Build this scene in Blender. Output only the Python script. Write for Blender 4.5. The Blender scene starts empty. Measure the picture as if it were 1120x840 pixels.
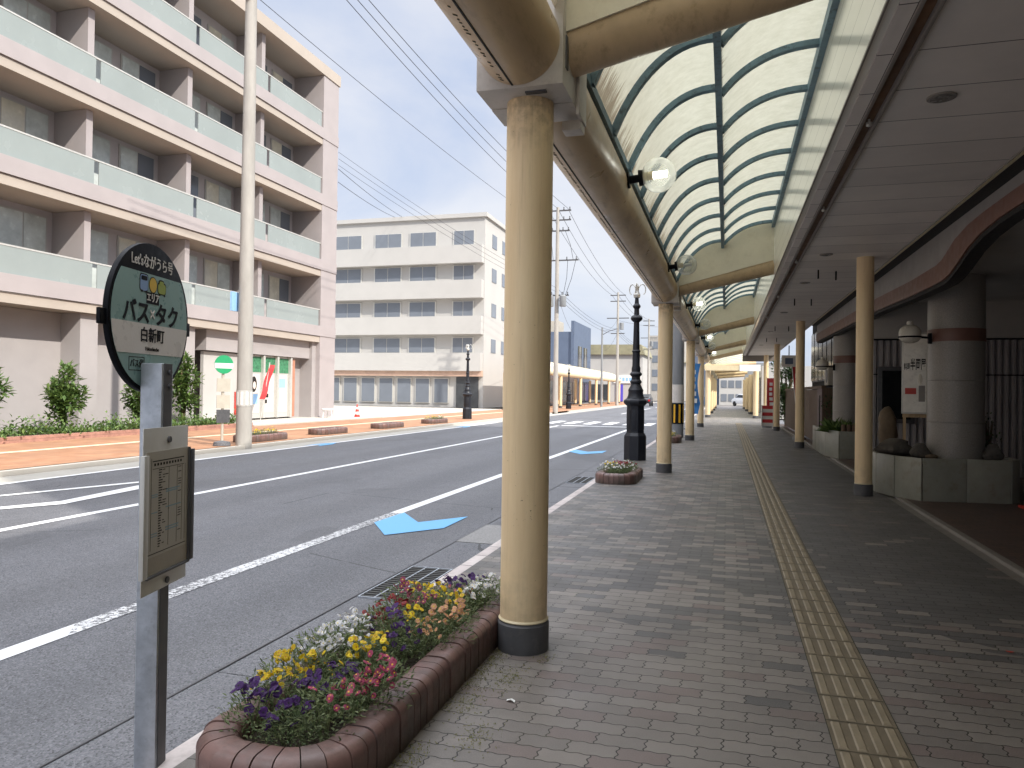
import bpy, bmesh, math, random
from mathutils import Vector, Matrix, Euler
random.seed(7)
R = math.radians
PI = math.pi
sc = bpy.context.scene
COL = sc.collection

# ------------------------------------------------------------------ helpers
class MB:
    """Collects faces and links them as one mesh object."""
    def __init__(s, off=(0, 0, 0)):
        s.v = []; s.f = []; s.mi = []; s.off = Vector(off); s.m = 0
    def add(s, vs, fs):
        b = len(s.v)
        s.v += [Vector(p) - s.off for p in vs]
        for f in fs:
            s.f.append([b + i for i in f]); s.mi.append(s.m)
        return s
    def box(s, x0, x1, y0, y1, z0, z1):
        return s.add([(x0,y0,z0),(x1,y0,z0),(x1,y1,z0),(x0,y1,z0),(x0,y0,z1),(x1,y0,z1),(x1,y1,z1),(x0,y1,z1)],
                     [(0,3,2,1),(4,5,6,7),(0,1,5,4),(1,2,6,5),(2,3,7,6),(3,0,4,7)])
    def obox(s, c, a, b, d):
        c, a, b, d = Vector(c), Vector(a), Vector(b), Vector(d)
        vs = [c-a-b-d, c+a-b-d, c+a+b-d, c-a+b-d, c-a-b+d, c+a-b+d, c+a+b+d, c-a+b+d]
        return s.add(vs, [(0,3,2,1),(4,5,6,7),(0,1,5,4),(1,2,6,5),(2,3,7,6),(3,0,4,7)])
    def quad(s, *p):
        return s.add(p, [tuple(range(len(p)))])
    def prism(s, poly, fn, t0, t1):
        """poly: 2-D outline; fn(a, b, t) -> 3-D point; extruded from t0 to t1."""
        n = len(poly)
        vs = [fn(a, b, t0) for a, b in poly] + [fn(a, b, t1) for a, b in poly]
        fs = [tuple(range(n))[::-1], tuple(range(n, 2*n))] + [(i, (i+1) % n, n+(i+1) % n, n+i) for i in range(n)]
        return s.add(vs, fs)
    def tube(s, pts, r, n=12, caps=True):
        pts = [Vector(p) for p in pts]
        rs = r if isinstance(r, (list, tuple)) else [r]*len(pts)
        vs = []; prev = None
        for i, p in enumerate(pts):
            d = (pts[min(i+1, len(pts)-1)] - pts[max(i-1, 0)])
            d = d.normalized() if d.length > 1e-9 else Vector((0,0,1))
            if prev is None:
                u = d.orthogonal().normalized()
            else:
                u = (prev - d*prev.dot(d)).normalized()
            prev = u; w = d.cross(u)
            for k in range(n):
                a = 2*PI*k/n
                vs.append(p + (u*math.cos(a) + w*math.sin(a))*rs[i])
        fs = []
        for i in range(len(pts)-1):
            for k in range(n):
                fs.append((i*n+k, i*n+(k+1) % n, (i+1)*n+(k+1) % n, (i+1)*n+k))
        if caps:
            fs.append(tuple(range(n))[::-1]); fs.append(tuple((len(pts)-1)*n+k for k in range(n)))
        return s.add(vs, fs)
    def lathe(s, prof, c=(0,0,0), n=24, rot=0.0):
        """prof: list of (r, z) from bottom to top."""
        vs = []
        for r_, z in prof:
            for k in range(n):
                a = 2*PI*k/n + rot
                vs.append((c[0]+r_*math.cos(a), c[1]+r_*math.sin(a), c[2]+z))
        fs = []
        for i in range(len(prof)-1):
            for k in range(n):
                fs.append((i*n+k, i*n+(k+1) % n, (i+1)*n+(k+1) % n, (i+1)*n+k))
        fs.append(tuple(range(n))[::-1]); fs.append(tuple((len(prof)-1)*n+k for k in range(n)))
        return s.add(vs, fs)
    def ball(s, c, rx, ry=None, rz=None, n=16, m=10):
        ry = ry or rx; rz = rz or rx
        vs = [(c[0], c[1], c[2]-rz)]
        for i in range(1, m):
            t = -PI/2 + PI*i/m
            for k in range(n):
                a = 2*PI*k/n
                vs.append((c[0]+rx*math.cos(t)*math.cos(a), c[1]+ry*math.cos(t)*math.sin(a), c[2]+rz*math.sin(t)))
        vs.append((c[0], c[1], c[2]+rz))
        fs = [(0, 1+(k+1) % n, 1+k) for k in range(n)]
        for i in range(m-2):
            for k in range(n):
                fs.append((1+i*n+k, 1+i*n+(k+1) % n, 1+(i+1)*n+(k+1) % n, 1+(i+1)*n+k))
        L = len(vs)-1
        fs += [(1+(m-2)*n+k, 1+(m-2)*n+(k+1) % n, L) for k in range(n)]
        return s.add(vs, fs)
    def mesh(s, name, mats, smooth=0.6, fix=True, bevel=0):
        me = bpy.data.meshes.new(name)
        me.from_pydata([tuple(v) for v in s.v], [], s.f)
        for m in (mats if isinstance(mats, (list, tuple)) else [mats]):
            me.materials.append(m)
        me.polygons.foreach_set('material_index', s.mi)
        if fix or bevel:
            bm = bmesh.new(); bm.from_mesh(me)
            if fix:
                bmesh.ops.recalc_face_normals(bm, faces=bm.faces)
            if bevel:
                ed = [e for e in bm.edges if len(e.link_faces) == 2 and e.calc_face_angle(0) > 0.7]
                bmesh.ops.bevel(bm, geom=ed, offset=bevel, segments=2, affect='EDGES', profile=0.6, clamp_overlap=True)
            bm.to_mesh(me); bm.free()
        if smooth:
            me.shade_smooth()
            me.set_sharp_from_angle(angle=smooth)
        me.update()
        return me
    def build(s, name, mats, parent=None, **k):
        o = bpy.data.objects.new(name, s.mesh(name, mats, **k))
        COL.objects.link(o)
        if parent: o.parent = parent
        return o

def tag(o, label=None, cat=None, group=None, kind=None):
    if label: o['label'] = label
    if cat: o['category'] = cat
    if group: o['group'] = group
    if kind: o['kind'] = kind
    return o
def thing(name, loc, label, cat, group=None, rz=0):
    o = bpy.data.objects.new(name, None); COL.objects.link(o)
    o.empty_display_size = 0.1
    o.location = loc; o.rotation_euler = (0, 0, rz)
    return tag(o, label, cat, group)
def struct(name, mb, m, **k):
    return tag(mb.build(name, m, **k), kind='structure')
def copy_tree(o, parent=None):
    c = o.copy(); COL.objects.link(c)
    if parent: c.parent = parent
    for ch in list(o.children):
        copy_tree(ch, c)
    return c
def again(o, loc, rz=None, label=None, group=None):
    c = copy_tree(o); c.location = loc
    if rz is not None: c.rotation_euler = (0, 0, rz)
    if label: c['label'] = label
    if group: c['group'] = group
    return c

# ------------------------------------------------------------------ materials
class NT:
    def __init__(s, name):
        s.m = bpy.data.materials.new(name); s.m.use_nodes = True
        s.t = s.m.node_tree; s.t.nodes.clear()
        s.out = s.n('ShaderNodeOutputMaterial')
    def n(s, typ, **kw):
        x = s.t.nodes.new(typ)
        for k, v in kw.items():
            if k.startswith('i_'):
                s.set(x.inputs[k[2:]], v)
            else:
                setattr(x, k, v)
        return x
    def set(s, inp, v):
        if hasattr(v, 'is_output') or isinstance(v, bpy.types.NodeSocket):
            s.t.links.new(v, inp)
        else:
            inp.default_value = v
    def pos(s):
        return s.n('ShaderNodeNewGeometry').outputs['Position']
    def math(s, op, a, b=0.0, c=None):
        x = s.n('ShaderNodeMath', operation=op)
        s.set(x.inputs[0], a); s.set(x.inputs[1], b)
        if c is not None: s.set(x.inputs[2], c)
        return x.outputs[0]
    def mix(s, fac, a, b, blend='MIX'):
        x = s.n('ShaderNodeMix', data_type='RGBA', blend_type=blend)
        s.set(x.inputs[0], fac); s.set(x.inputs[6], a); s.set(x.inputs[7], b)
        return x.outputs[2]
    def noise(s, vec, scale, detail=4, rough=0.6, dist=0.0):
        x = s.n('ShaderNodeTexNoise', i_Scale=scale, i_Detail=detail, i_Roughness=rough, i_Distortion=dist)
        s.set(x.inputs['Vector'], vec)
        return x.outputs['Fac']
    def mapv(s, vec, scale=(1,1,1), loc=(0,0,0), rot=(0,0,0)):
        x = s.n('ShaderNodeMapping')
        s.set(x.inputs['Vector'], vec); x.inputs['Scale'].default_value = scale
        x.inputs['Location'].default_value = loc; x.inputs['Rotation'].default_value = rot
        return x.outputs[0]
    def rng(s, v, a, b, c=0.0, d=1.0, smooth=False):
        x = s.n('ShaderNodeMapRange', interpolation_type='SMOOTHSTEP' if smooth else 'LINEAR')
        s.set(x.inputs[0], v)
        for i, q in zip((1,2,3,4), (a, b, c, d)): s.set(x.inputs[i], q)
        return x.outputs[0]
    def bsdf(s, col, rough, metal=0.0, bump=None, bstr=0.3, bdist=0.01, **kw):
        p = s.n('ShaderNodeBsdfPrincipled')
        s.set(p.inputs['Base Color'], col); s.set(p.inputs['Roughness'], rough); s.set(p.inputs['Metallic'], metal)
        for k, v in kw.items():
            s.set(p.inputs[k.replace('_', ' ')], v)
        if bump is not None:
            b = s.n('ShaderNodeBump', i_Strength=bstr, i_Distance=bdist)
            s.set(b.inputs['Height'], bump)
            s.t.links.new(b.outputs[0], p.inputs['Normal'])
        return p
    def done(s, shader):
        s.t.links.new(shader.outputs[0] if hasattr(shader, 'outputs') else shader, s.out.inputs['Surface'])
        return s.m
def rgba(c): return (c[0], c[1], c[2], 1.0)

def mat(name, col, rough=0.6, metal=0.0, var=0.14, scale=3.0, dirt=None, dirt_amt=0.5, stretch=(1,1,1), bump=0.12, bscale=90, bdist=0.004, **kw):
    n = NT(name); p = n.pos()
    a = n.noise(n.mapv(p, stretch), scale, 5, 0.65)
    fac = n.rng(a, 0.3, 0.7, 1-var, 1+var)
    c = n.mix(1.0, rgba(col), n.n('ShaderNodeCombineColor', i_Red=fac, i_Green=fac, i_Blue=fac).outputs[0], 'MULTIPLY')
    if dirt:
        d = n.noise(n.mapv(p, stretch, (3.1, 7.7, 1.3)), scale*2.3, 7, 0.72)
        c = n.mix(n.rng(d, 0.53, 0.75, 0, dirt_amt), c, rgba(dirt))
    f = n.noise(p, bscale, 3, 0.6)
    r = n.rng(n.noise(p, scale*2, 3), 0.3, 0.7, max(0.03, rough-0.08), min(1, rough+0.1))
    return n.done(n.bsdf(c, r, metal, f, bump, bdist, **kw))
def flat(name, col, rough=0.5, **kw):
    return mat(name, col, rough, var=0.06, scale=20, bump=0.03, **kw)
def glow(name, col, strength):
    n = NT(name)
    e = n.n('ShaderNodeEmission', i_Color=rgba(col), i_Strength=strength)
    return n.done(e)

def m_brick():
    n = NT('glazed_red_brick'); p = n.pos()
    r = n.n('ShaderNodeNewGeometry').outputs['Random Per Island']
    c = n.mix(r, (0.145, 0.080, 0.069, 1), (0.20, 0.115, 0.098, 1))
    c = n.mix(n.math('GREATER_THAN', n.math('FRACT', n.math('MULTIPLY', r, 17.3)), 0.8), c, (0.155, 0.105, 0.095, 1))
    c = n.mix(n.rng(n.noise(p, 9, 6, 0.7), 0.45, 0.72, 0, 0.75), c, (0.075, 0.055, 0.045, 1))
    s = n.n('ShaderNodeSeparateXYZ'); n.set(s.inputs[0], p)
    # green-black tone, strongest at the pavement, fading unevenly up the brick
    w = n.math('ADD', s.outputs['Z'], n.math('MULTIPLY', n.noise(p, 12, 4), 0.12))
    c = n.mix(n.rng(w, 0.04, 0.17, 0.75, 0), c, (0.035, 0.032, 0.02, 1))
    return n.done(n.bsdf(c, n.rng(n.noise(p, 14, 4), 0.3, 0.7, 0.30, 0.55), 0, n.noise(p, 40, 5, 0.7), 0.25, 0.006))
M = {}
def m_tan():
    n = NT('tan_paint'); p = n.pos()
    s = n.n('ShaderNodeSeparateXYZ'); n.set(s.inputs[0], p)
    a = n.noise(n.mapv(p, (1.6, 1.6, 0.16)), 7, 5, 0.65)
    c = n.mix(n.rng(a, 0.3, 0.7), (0.74, 0.555, 0.325, 1), (0.84, 0.66, 0.405, 1))
    st = n.noise(n.mapv(p, (9, 9, 0.35)), 3.0, 6, 0.7)
    c = n.mix(n.rng(st, 0.56, 0.78, 0, 0.4), c, (0.26, 0.165, 0.085, 1))
    ch = n.noise(p, 55, 3, 0.6)
    c = n.mix(n.rng(n.math('ADD', ch, n.math('MULTIPLY', n.noise(p, 3, 2), 0.25)), 0.86, 0.88, 0, 0.85), c, (0.16, 0.085, 0.045, 1))
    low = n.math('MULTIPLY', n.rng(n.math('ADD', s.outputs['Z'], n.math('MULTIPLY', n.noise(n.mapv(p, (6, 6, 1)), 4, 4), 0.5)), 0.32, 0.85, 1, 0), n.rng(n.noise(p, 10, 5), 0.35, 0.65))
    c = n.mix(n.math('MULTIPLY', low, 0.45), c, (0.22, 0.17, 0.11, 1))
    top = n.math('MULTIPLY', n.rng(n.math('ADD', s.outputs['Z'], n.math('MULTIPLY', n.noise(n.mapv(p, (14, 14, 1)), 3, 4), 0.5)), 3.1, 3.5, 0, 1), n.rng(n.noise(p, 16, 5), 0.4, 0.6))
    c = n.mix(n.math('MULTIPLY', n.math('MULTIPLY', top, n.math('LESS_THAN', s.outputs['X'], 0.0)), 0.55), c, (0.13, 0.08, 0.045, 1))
    return n.done(n.bsdf(c, n.rng(n.noise(p, 6, 4), 0.3, 0.7, 0.36, 0.6), 0, n.noise(p, 70, 3), 0.06, 0.003))
M['tan'] = m_tan()
M['tan2'] = mat('tan_paint_tube', (0.58, 0.43, 0.26), 0.34, var=0.12, scale=2.2, stretch=(2,0.5,2), dirt=(0.20,0.125,0.065), dirt_amt=0.55, bump=0.03)
M['tanlight'] = mat('cream_paint', (0.66, 0.56, 0.36), 0.45, var=0.07, scale=4, dirt=(0.35,0.27,0.16), dirt_amt=0.3, bump=0.03)
M['jointbox'] = mat('joint_box_paint', (0.54, 0.50, 0.45), 0.5, var=0.10, scale=5, dirt=(0.25,0.21,0.17), dirt_amt=0.4, bump=0.04)
M['collar'] = mat('dark_rubber_collar', (0.075, 0.075, 0.08), 0.55, var=0.2, scale=6, dirt=(0.16,0.15,0.14), dirt_amt=0.5)
M['bluesteel'] = mat('blue_grey_steel', (0.135, 0.225, 0.285), 0.5, var=0.2, scale=7, dirt=(0.02,0.02,0.018), dirt_amt=1.0, bump=0.05)
M['gable'] = mat('gable_cream_sheet', (0.76, 0.71, 0.57), 0.5, var=0.06, scale=3, dirt=(0.4,0.33,0.2), dirt_amt=0.25, bump=0.03)
M['soffit'] = None
M['black'] = flat('black_enamel', (0.005, 0.0055, 0.008), 0.5, Specular_IOR_Level=0.12)
M['blackmetal'] = mat('black_cast_iron', (0.006, 0.0075, 0.013), 0.5, var=0.3, scale=12, bump=0.12, bscale=40)
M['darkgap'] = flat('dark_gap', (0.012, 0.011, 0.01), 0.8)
M['rustchannel'] = mat('rusty_channel', (0.13, 0.065, 0.03), 0.6, var=0.35, scale=4, stretch=(1,0.3,1), dirt=(0.03,0.02,0.014), dirt_amt=0.8)
M['greytrim'] = mat('grey_trim', (0.22, 0.20, 0.18), 0.45, var=0.10, scale=3, bump=0.04)
M['galv'] = mat('galvanised_steel', (0.42, 0.45, 0.49), 0.42, metal=0.55, var=0.2, scale=14, dirt=(0.25,0.27,0.30), dirt_amt=0.6, bump=0.06)
M['galvdark'] = mat('weathered_steel', (0.10, 0.10, 0.105), 0.5, metal=0.4, var=0.2, scale=14)
M['alu'] = mat('aluminium', (0.58, 0.57, 0.53), 0.42, metal=0.35, var=0.08, scale=10)
M['paper'] = mat('aged_paper', (0.37, 0.34, 0.28), 0.35, var=0.06, scale=6)
M['ink'] = flat('printing_ink', (0.03, 0.027, 0.025), 0.6, Specular_IOR_Level=0.1)
M['bluepen'] = flat('pale_blue_ink', (0.20, 0.30, 0.33), 0.6)
M['teal'] = mat('teal_sign_face', (0.235, 0.37, 0.345), 0.3, var=0.05, scale=6)
M['signwhite'] = mat('white_sign_face', (0.66, 0.625, 0.58), 0.3, var=0.04, scale=6)
M['white'] = mat('white_paint', (0.78, 0.78, 0.76), 0.5, var=0.05, scale=3)
M['brick'] = m_brick()
M['mortar'] = mat('mossy_mortar', (0.05, 0.05, 0.035), 0.9, var=0.3, scale=20, bump=0.3)
M['soil'] = mat('planter_soil', (0.055, 0.043, 0.028), 0.95, var=0.5, scale=30, dirt=(0.14,0.11,0.06), dirt_amt=0.8, bump=0.9, bscale=60, bdist=0.03)
M['leaf'] = None
M['concrete'] = mat('pole_concrete', (0.36, 0.34, 0.31), 0.8, var=0.14, scale=4, stretch=(1,1,0.25), bump=0.15)
M['concretedark'] = mat('grey_pole_concrete', (0.22, 0.23, 0.24), 0.7, var=0.12, scale=4, stretch=(1,1,0.25), bump=0.15)
M['granite'] = mat('grey_granite', (0.27, 0.25, 0.225), 0.42, var=0.2, scale=60, dirt=(0.12,0.11,0.09), dirt_amt=0.5, bump=0.05)
M['granitepanel'] = mat('granite_panel', (0.27, 0.27, 0.225), 0.36, var=0.15, scale=3, dirt=(0.16,0.12,0.07), dirt_amt=0.6, bump=0.04)
M['brownband'] = mat('brown_band', (0.16, 0.075, 0.055), 0.45, var=0.12, scale=5)
M['plaster'] = mat('grey_plaster', (0.42, 0.40, 0.37), 0.85, var=0.08, scale=2)
M['metalclad'] = mat('grey_metal_cladding', (0.27, 0.26, 0.25), 0.45, var=0.10, scale=2, stretch=(1,0.4,1))
M['corr'] = mat('corrugated_steel', (0.30, 0.28, 0.28), 0.5, var=0.18, scale=4, stretch=(1,1,0.3))
M['wood'] = mat('weathered_wood', (0.13, 0.085, 0.055), 0.75, var=0.3, scale=6, stretch=(3,3,0.25), bump=0.3)
M['woodred'] = mat('reddish_wood_door', (0.10, 0.05, 0.045), 0.6, var=0.25, scale=6, stretch=(3,3,0.25))
M['woodpale'] = mat('pale_wood', (0.42, 0.30, 0.17), 0.65, var=0.25, scale=10, stretch=(2,2,0.4))
M['darkglass'] = flat('dark_window_glass', (0.010, 0.012, 0.014), 0.12)
M['acwhite'] = mat('beige_appliance', (0.45, 0.41, 0.34), 0.5, var=0.1, scale=5)
M['rock'] = mat('dark_rock', (0.10, 0.09, 0.078), 0.85, var=0.4, scale=6, bump=0.8, bscale=25, bdist=0.03)
M['stonepale'] = mat('standing_stone', (0.13, 0.095, 0.06), 0.8, var=0.3, scale=5, bump=0.5, bscale=20, bdist=0.02)
M['red'] = mat('red_plastic', (0.50, 0.045, 0.03), 0.45, var=0.08, scale=6)
M['redcloth'] = mat('red_cloth', (0.55, 0.05, 0.055), 0.8, var=0.15, scale=4)
M['bluecloth'] = mat('blue_cloth', (0.06, 0.25, 0.62), 0.8, var=0.2, scale=4)
M['yellow'] = mat('yellow_reflector', (0.75, 0.42, 0.03), 0.4, var=0.06, scale=6)
M['pinkwall'] = mat('pink_beige_render', (0.355, 0.32, 0.318), 0.75, var=0.06, scale=0.8)
M['pinkdark'] = mat('balcony_underside', (0.40, 0.35, 0.30), 0.8, var=0.05, scale=0.8)
M['pinkback'] = mat('balcony_back_wall', (0.47, 0.43, 0.43), 0.8, var=0.06, scale=0.8)
M['greywall'] = mat('grey_tile_wall', (0.36, 0.335, 0.33), 0.7, var=0.06, scale=1)
M['frost'] = mat('frosted_balcony_glass', (0.27, 0.305, 0.295), 0.22, var=0.07, scale=0.4)
M['curtain'] = mat('pale_curtained_window', (0.55, 0.60, 0.58), 0.2, var=0.22, scale=1.5)
M['curtain2'] = mat('cream_curtained_window', (0.64, 0.61, 0.50), 0.2, var=0.15, scale=1.5)
M['bwhite'] = mat('white_tower_render', (0.45, 0.44, 0.42), 0.7, var=0.04, scale=0.6)
M['winblue'] = mat('grey_blue_window', (0.17, 0.19, 0.22), 0.12, var=0.12, scale=0.25)
M['bluewall'] = mat('blue_cladding', (0.095, 0.125, 0.185), 0.6, var=0.07, scale=0.8)
M['roofgreen'] = mat('green_grey_roof', (0.27, 0.25, 0.16), 0.7, var=0.2, scale=1)
M['shopglass'] = mat('shop_window', (0.06, 0.065, 0.07), 0.12, var=0.4, scale=0.5)
M['violet'] = flat('violet_sheet', (0.09, 0.07, 0.5), 0.6)
M['cable'] = flat('black_cable', (0.03, 0.03, 0.035), 0.6)
M['green'] = flat('green_sign', (0.02, 0.30, 0.12), 0.45)
M['posterblue'] = flat('poster_blue', (0.30, 0.52, 0.80), 0.5)
M['skin'] = flat('poster_print', (0.72, 0.60, 0.52), 0.5)
M['carbody'] = flat('dark_car_paint', (0.03, 0.03, 0.035), 0.2)
M['carwhite'] = flat('white_car_paint', (0.75, 0.76, 0.78), 0.25)
M['tyre'] = flat('tyre_rubber', (0.02, 0.02, 0.02), 0.8)
M['taillight'] = flat('tail_lamp_red', (0.5, 0.01, 0.01), 0.3)

# soffit boards: straight joints across the street every ~0.62 m
def m_soffit():
    n = NT('soffit_boards'); p = n.pos()
    s = n.n('ShaderNodeSeparateXYZ'); n.set(s.inputs[0], p)
    y = n.math('FRACT', n.math('DIVIDE', s.outputs['Y'], 0.62))
    line = n.math('LESS_THAN', y, 0.017)
    a = n.noise(n.mapv(p, (0.6, 0.6, 1)), 2.2, 4)
    tone = n.math('ADD', n.rng(a, 0.3, 0.7, 0.92, 1.08), n.rng(n.n('ShaderNodeTexWhiteNoise', noise_dimensions='1D', i_W=n.math('FLOOR', n.math('DIVIDE', s.outputs['Y'], 0.62))).outputs[0], 0, 1, -0.07, 0.07))
    c = n.mix(1.0, (0.68, 0.635, 0.585, 1), n.n('ShaderNodeCombineColor', i_Red=tone, i_Green=tone, i_Blue=tone).outputs[0], 'MULTIPLY')
    c = n.mix(line, c, (0.05, 0.045, 0.04, 1))
    h = n.math('SUBTRACT', 1.0, line)
    return n.done(n.bsdf(c, 0.5, 0, h, 0.5, 0.004))
M['soffit'] = m_soffit()

# cream fascia panels with upright joints
def m_fascia():
    n = NT('cream_fascia_panels'); p = n.pos()
    s = n.n('ShaderNodeSeparateXYZ'); n.set(s.inputs[0], p)
    y = n.math('FRACT', n.math('DIVIDE', s.outputs['Z'], 0.21))
    line = n.math('LESS_THAN', y, 0.03)
    a = n.noise(n.mapv(p, (1, 0.4, 1)), 2.2, 5)
    c = n.mix(n.rng(a, 0.35, 0.7), (0.88, 0.86, 0.78, 1), (0.80, 0.78, 0.69, 1))
    c = n.mix(line, c, (0.22, 0.21, 0.17, 1))
    return n.done(n.bsdf(c, 0.28, 0, n.math('SUBTRACT', 1.0, line), 0.25, 0.002, Coat_Weight=0.55, Coat_Roughness=0.12, Coat_IOR=1.6))
M['fascia'] = m_fascia()

# translucent weathered fibreglass
def m_fibre():
    n = NT('translucent_fibreglass'); p = n.pos()
    a = n.noise(n.mapv(p, (1, 1.3, 1)), 7, 7, 0.75)
    c = n.mix(n.rng(a, 0.35, 0.7), (0.63, 0.61, 0.475, 1), (0.52, 0.50, 0.37, 1))
    # brown algae growing in from the tube side and from the valley, in ragged tongues
    s = n.n('ShaderNodeSeparateXYZ'); n.set(s.inputs[0], p)
    t = n.noise(n.mapv(p, (5, 22, 0.3)), 1.0, 5, 0.75)
    t2 = n.noise(n.mapv(p, (0.5, 0.9, 0.3), (3, 1, 0)), 1.0, 2, 0.5)
    near = n.math('MAXIMUM', n.rng(s.outputs['X'], -0.92, -0.66, 1, 0), n.math('MULTIPLY', n.math('GREATER_THAN', s.outputs['X'], -0.1), n.rng(s.outputs['X'], -0.1, 0.12, 0.85, 0)))
    al = n.rng(n.math('ADD', n.math('MULTIPLY', near, 0.42), n.math('ADD', n.math('MULTIPLY', t, 0.8), n.math('MULTIPLY', t2, 0.5))), 0.95, 1.05, 0, 0.75)
    c = n.mix(al, c, (0.16, 0.11, 0.06, 1))
    d = n.n('ShaderNodeBsdfDiffuse', i_Color=c)
    tr = n.n('ShaderNodeBsdfTranslucent', i_Color=c)
    x = n.n('ShaderNodeMixShader', i_Fac=0.72)
    n.t.links.new(d.outputs[0], x.inputs[1]); n.t.links.new(tr.outputs[0], x.inputs[2])
    return n.done(x)
M['fibre'] = m_fibre()

def m_globe(name, tint):
    n = NT(name)
    tr = n.n('ShaderNodeBsdfTransparent', i_Color=(0.93, 0.95, 0.95, 1))
    g = n.n('ShaderNodeBsdfPrincipled', i_Roughness=0.12)
    g.inputs['Base Color'].default_value = rgba(tint)
    lw = n.n('ShaderNodeLayerWeight', i_Blend=0.35)
    x = n.n('ShaderNodeMixShader')
    n.t.links.new(n.rng(lw.outputs['Facing'], 0, 1, 0.22, 0.75), x.inputs[0])
    n.t.links.new(tr.outputs[0], x.inputs[1]); n.t.links.new(g.outputs[0], x.inputs[2])
    return n.done(x)
M['globe'] = m_globe('clear_globe_glass', (0.75, 0.76, 0.72))
M['tubelit'] = glow('lit_fluorescent_tube', (1.0, 0.97, 0.86), 9.0)
M['tubeoff'] = flat('unlit_tube', (0.55, 0.55, 0.52), 0.4)
M['opal'] = mat('opal_acrylic', (0.62, 0.58, 0.50), 0.22, var=0.06, scale=6)

# leaves
def m_leaf(name, c1, c2):
    n = NT(name)
    oi = n.n('ShaderNodeNewGeometry').outputs['Random Per Island']
    c = n.mix(oi, rgba(c1), rgba(c2))
    d = n.bsdf(c, 0.55)
    t = n.n('ShaderNodeBsdfTranslucent', i_Color=c)
    x = n.n('ShaderNodeMixShader', i_Fac=0.3)
    n.t.links.new(d.outputs[0], x.inputs[1]); n.t.links.new(t.outputs[0], x.inputs[2])
    return n.done(x)
M['leaf'] = m_leaf('pansy_leaf', (0.06, 0.10, 0.035), (0.23, 0.27, 0.12))
M['leafdark'] = m_leaf('dark_leaf', (0.02, 0.05, 0.018), (0.07, 0.13, 0.04))
M['leafbright'] = m_leaf('bright_leaf', (0.06, 0.12, 0.03), (0.16, 0.24, 0.06))
M['twig'] = mat('twig', (0.10, 0.07, 0.04), 0.9)
PET = dict(yellow=((0.80, 0.56, 0.02), (0.55, 0.22, 0.01)), purple=((0.065, 0.016, 0.13), (0.02, 0.005, 0.035)),
           white=((0.78, 0.76, 0.78), (0.75, 0.62, 0.25)), magenta=((0.40, 0.06, 0.13), (0.75, 0.40, 0.03)),
           peach=((0.70, 0.38, 0.22), (0.70, 0.45, 0.03)), red=((0.24, 0.018, 0.016), (0.05, 0.006, 0.01)),
           plum=((0.30, 0.06, 0.11), (0.70, 0.48, 0.05)))
for k, (a, b) in PET.items():
    n_ = NT('petal_'+k)
    rr = n_.n('ShaderNodeObjectInfo').outputs['Random']
    cc = n_.mix(rr, rgba([q*0.72 for q in a]), rgba([min(0.85, q*1.15) for q in a]))
    d_ = n_.bsdf(cc, 0.6); t_ = n_.n('ShaderNodeBsdfTranslucent', i_Color=cc)
    x_ = n_.n('ShaderNodeMixShader', i_Fac=0.25)
    n_.t.links.new(d_.outputs[0], x_.inputs[1]); n_.t.links.new(t_.outputs[0], x_.inputs[2])
    M['p_'+k] = n_.done(x_)
    M['c_'+k] = flat('petal_centre_'+k, b, 0.6)

# ---- ground materials
def m_asphalt(name='asphalt', k=1.0):
    n = NT(name); p = n.pos()
    f = n.noise(p, 140, 2, 0.7)
    v = n.n('ShaderNodeTexVoronoi', i_Scale=110.0); n.set(v.inputs['Vector'], p)
    v2 = n.n('ShaderNodeSeparateColor'); n.set(v2.inputs[0], v.outputs['Color'])
    big = n.noise(n.mapv(p, (0.9, 0.12, 1)), 0.9, 5, 0.6)
    mid = n.noise(p, 3.0, 6, 0.7)
    c = n.mix(n.rng(big, 0.35, 0.68), (0.100*k, 0.103*k, 0.115*k, 1), (0.130*k, 0.131*k, 0.140*k, 1))
    c = n.mix(n.rng(mid, 0.4, 0.75, 0, 0.35), c, (0.056*k, 0.056*k, 0.060*k, 1))
    sp = n.rng(v2.outputs[0], 0.55, 1.0, 0, 0.75)
    c = n.mix(n.math('MULTIPLY', sp, 0.62), c, (0.27, 0.27, 0.285, 1))
    c = n.mix(n.rng(v2.outputs[1], 0.62, 1.0, 0, 0.8), c, (0.03, 0.03, 0.033, 1))
    s = n.n('ShaderNodeSeparateXYZ'); n.set(s.inputs[0], p)
    wob = n.math('MULTIPLY', n.noise(n.mapv(p, (1, 0.15, 1)), 0.8, 2), 0.5)
    tr = n.math('SINE', n.math('MULTIPLY', n.math('ADD', s.outputs['X'], wob), 2*PI/1.75))
    c = n.mix(n.rng(tr, 0.0, 1.0, 0, 0.22), c, (0.055, 0.055, 0.058, 1))
    cr = n.n('ShaderNodeTexVoronoi', feature='DISTANCE_TO_EDGE', i_Scale=0.33)
    n.set(cr.inputs['Vector'], n.mix(0.25, p, n.n('ShaderNodeTexNoise', i_Scale=1.4, i_Detail=6).outputs['Color']))
    ck = n.math('MULTIPLY', n.math('LESS_THAN', cr.outputs['Distance'], 0.0022), n.math('GREATER_THAN', n.noise(p, 0.35, 2), 0.53))
    c = n.mix(n.math('MULTIPLY', ck, 0.75), c, (0.02, 0.02, 0.02, 1))
    pt = n.rng(n.noise(n.mapv(p, (1, 0.5, 1), (5, 2, 0)), 0.5, 3, 0.4), 0.60, 0.615, 0, 0.35)
    c = n.mix(pt, c, (0.06, 0.06, 0.064, 1))
    return n.done(n.bsdf(c, 0.7, 0, n.math('ADD', v.outputs['Distance'], f), 0.55, 0.006))
M['asphalt'] = m_asphalt(); M['gutter'] = m_asphalt('rough_gutter', 1.12)

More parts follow.
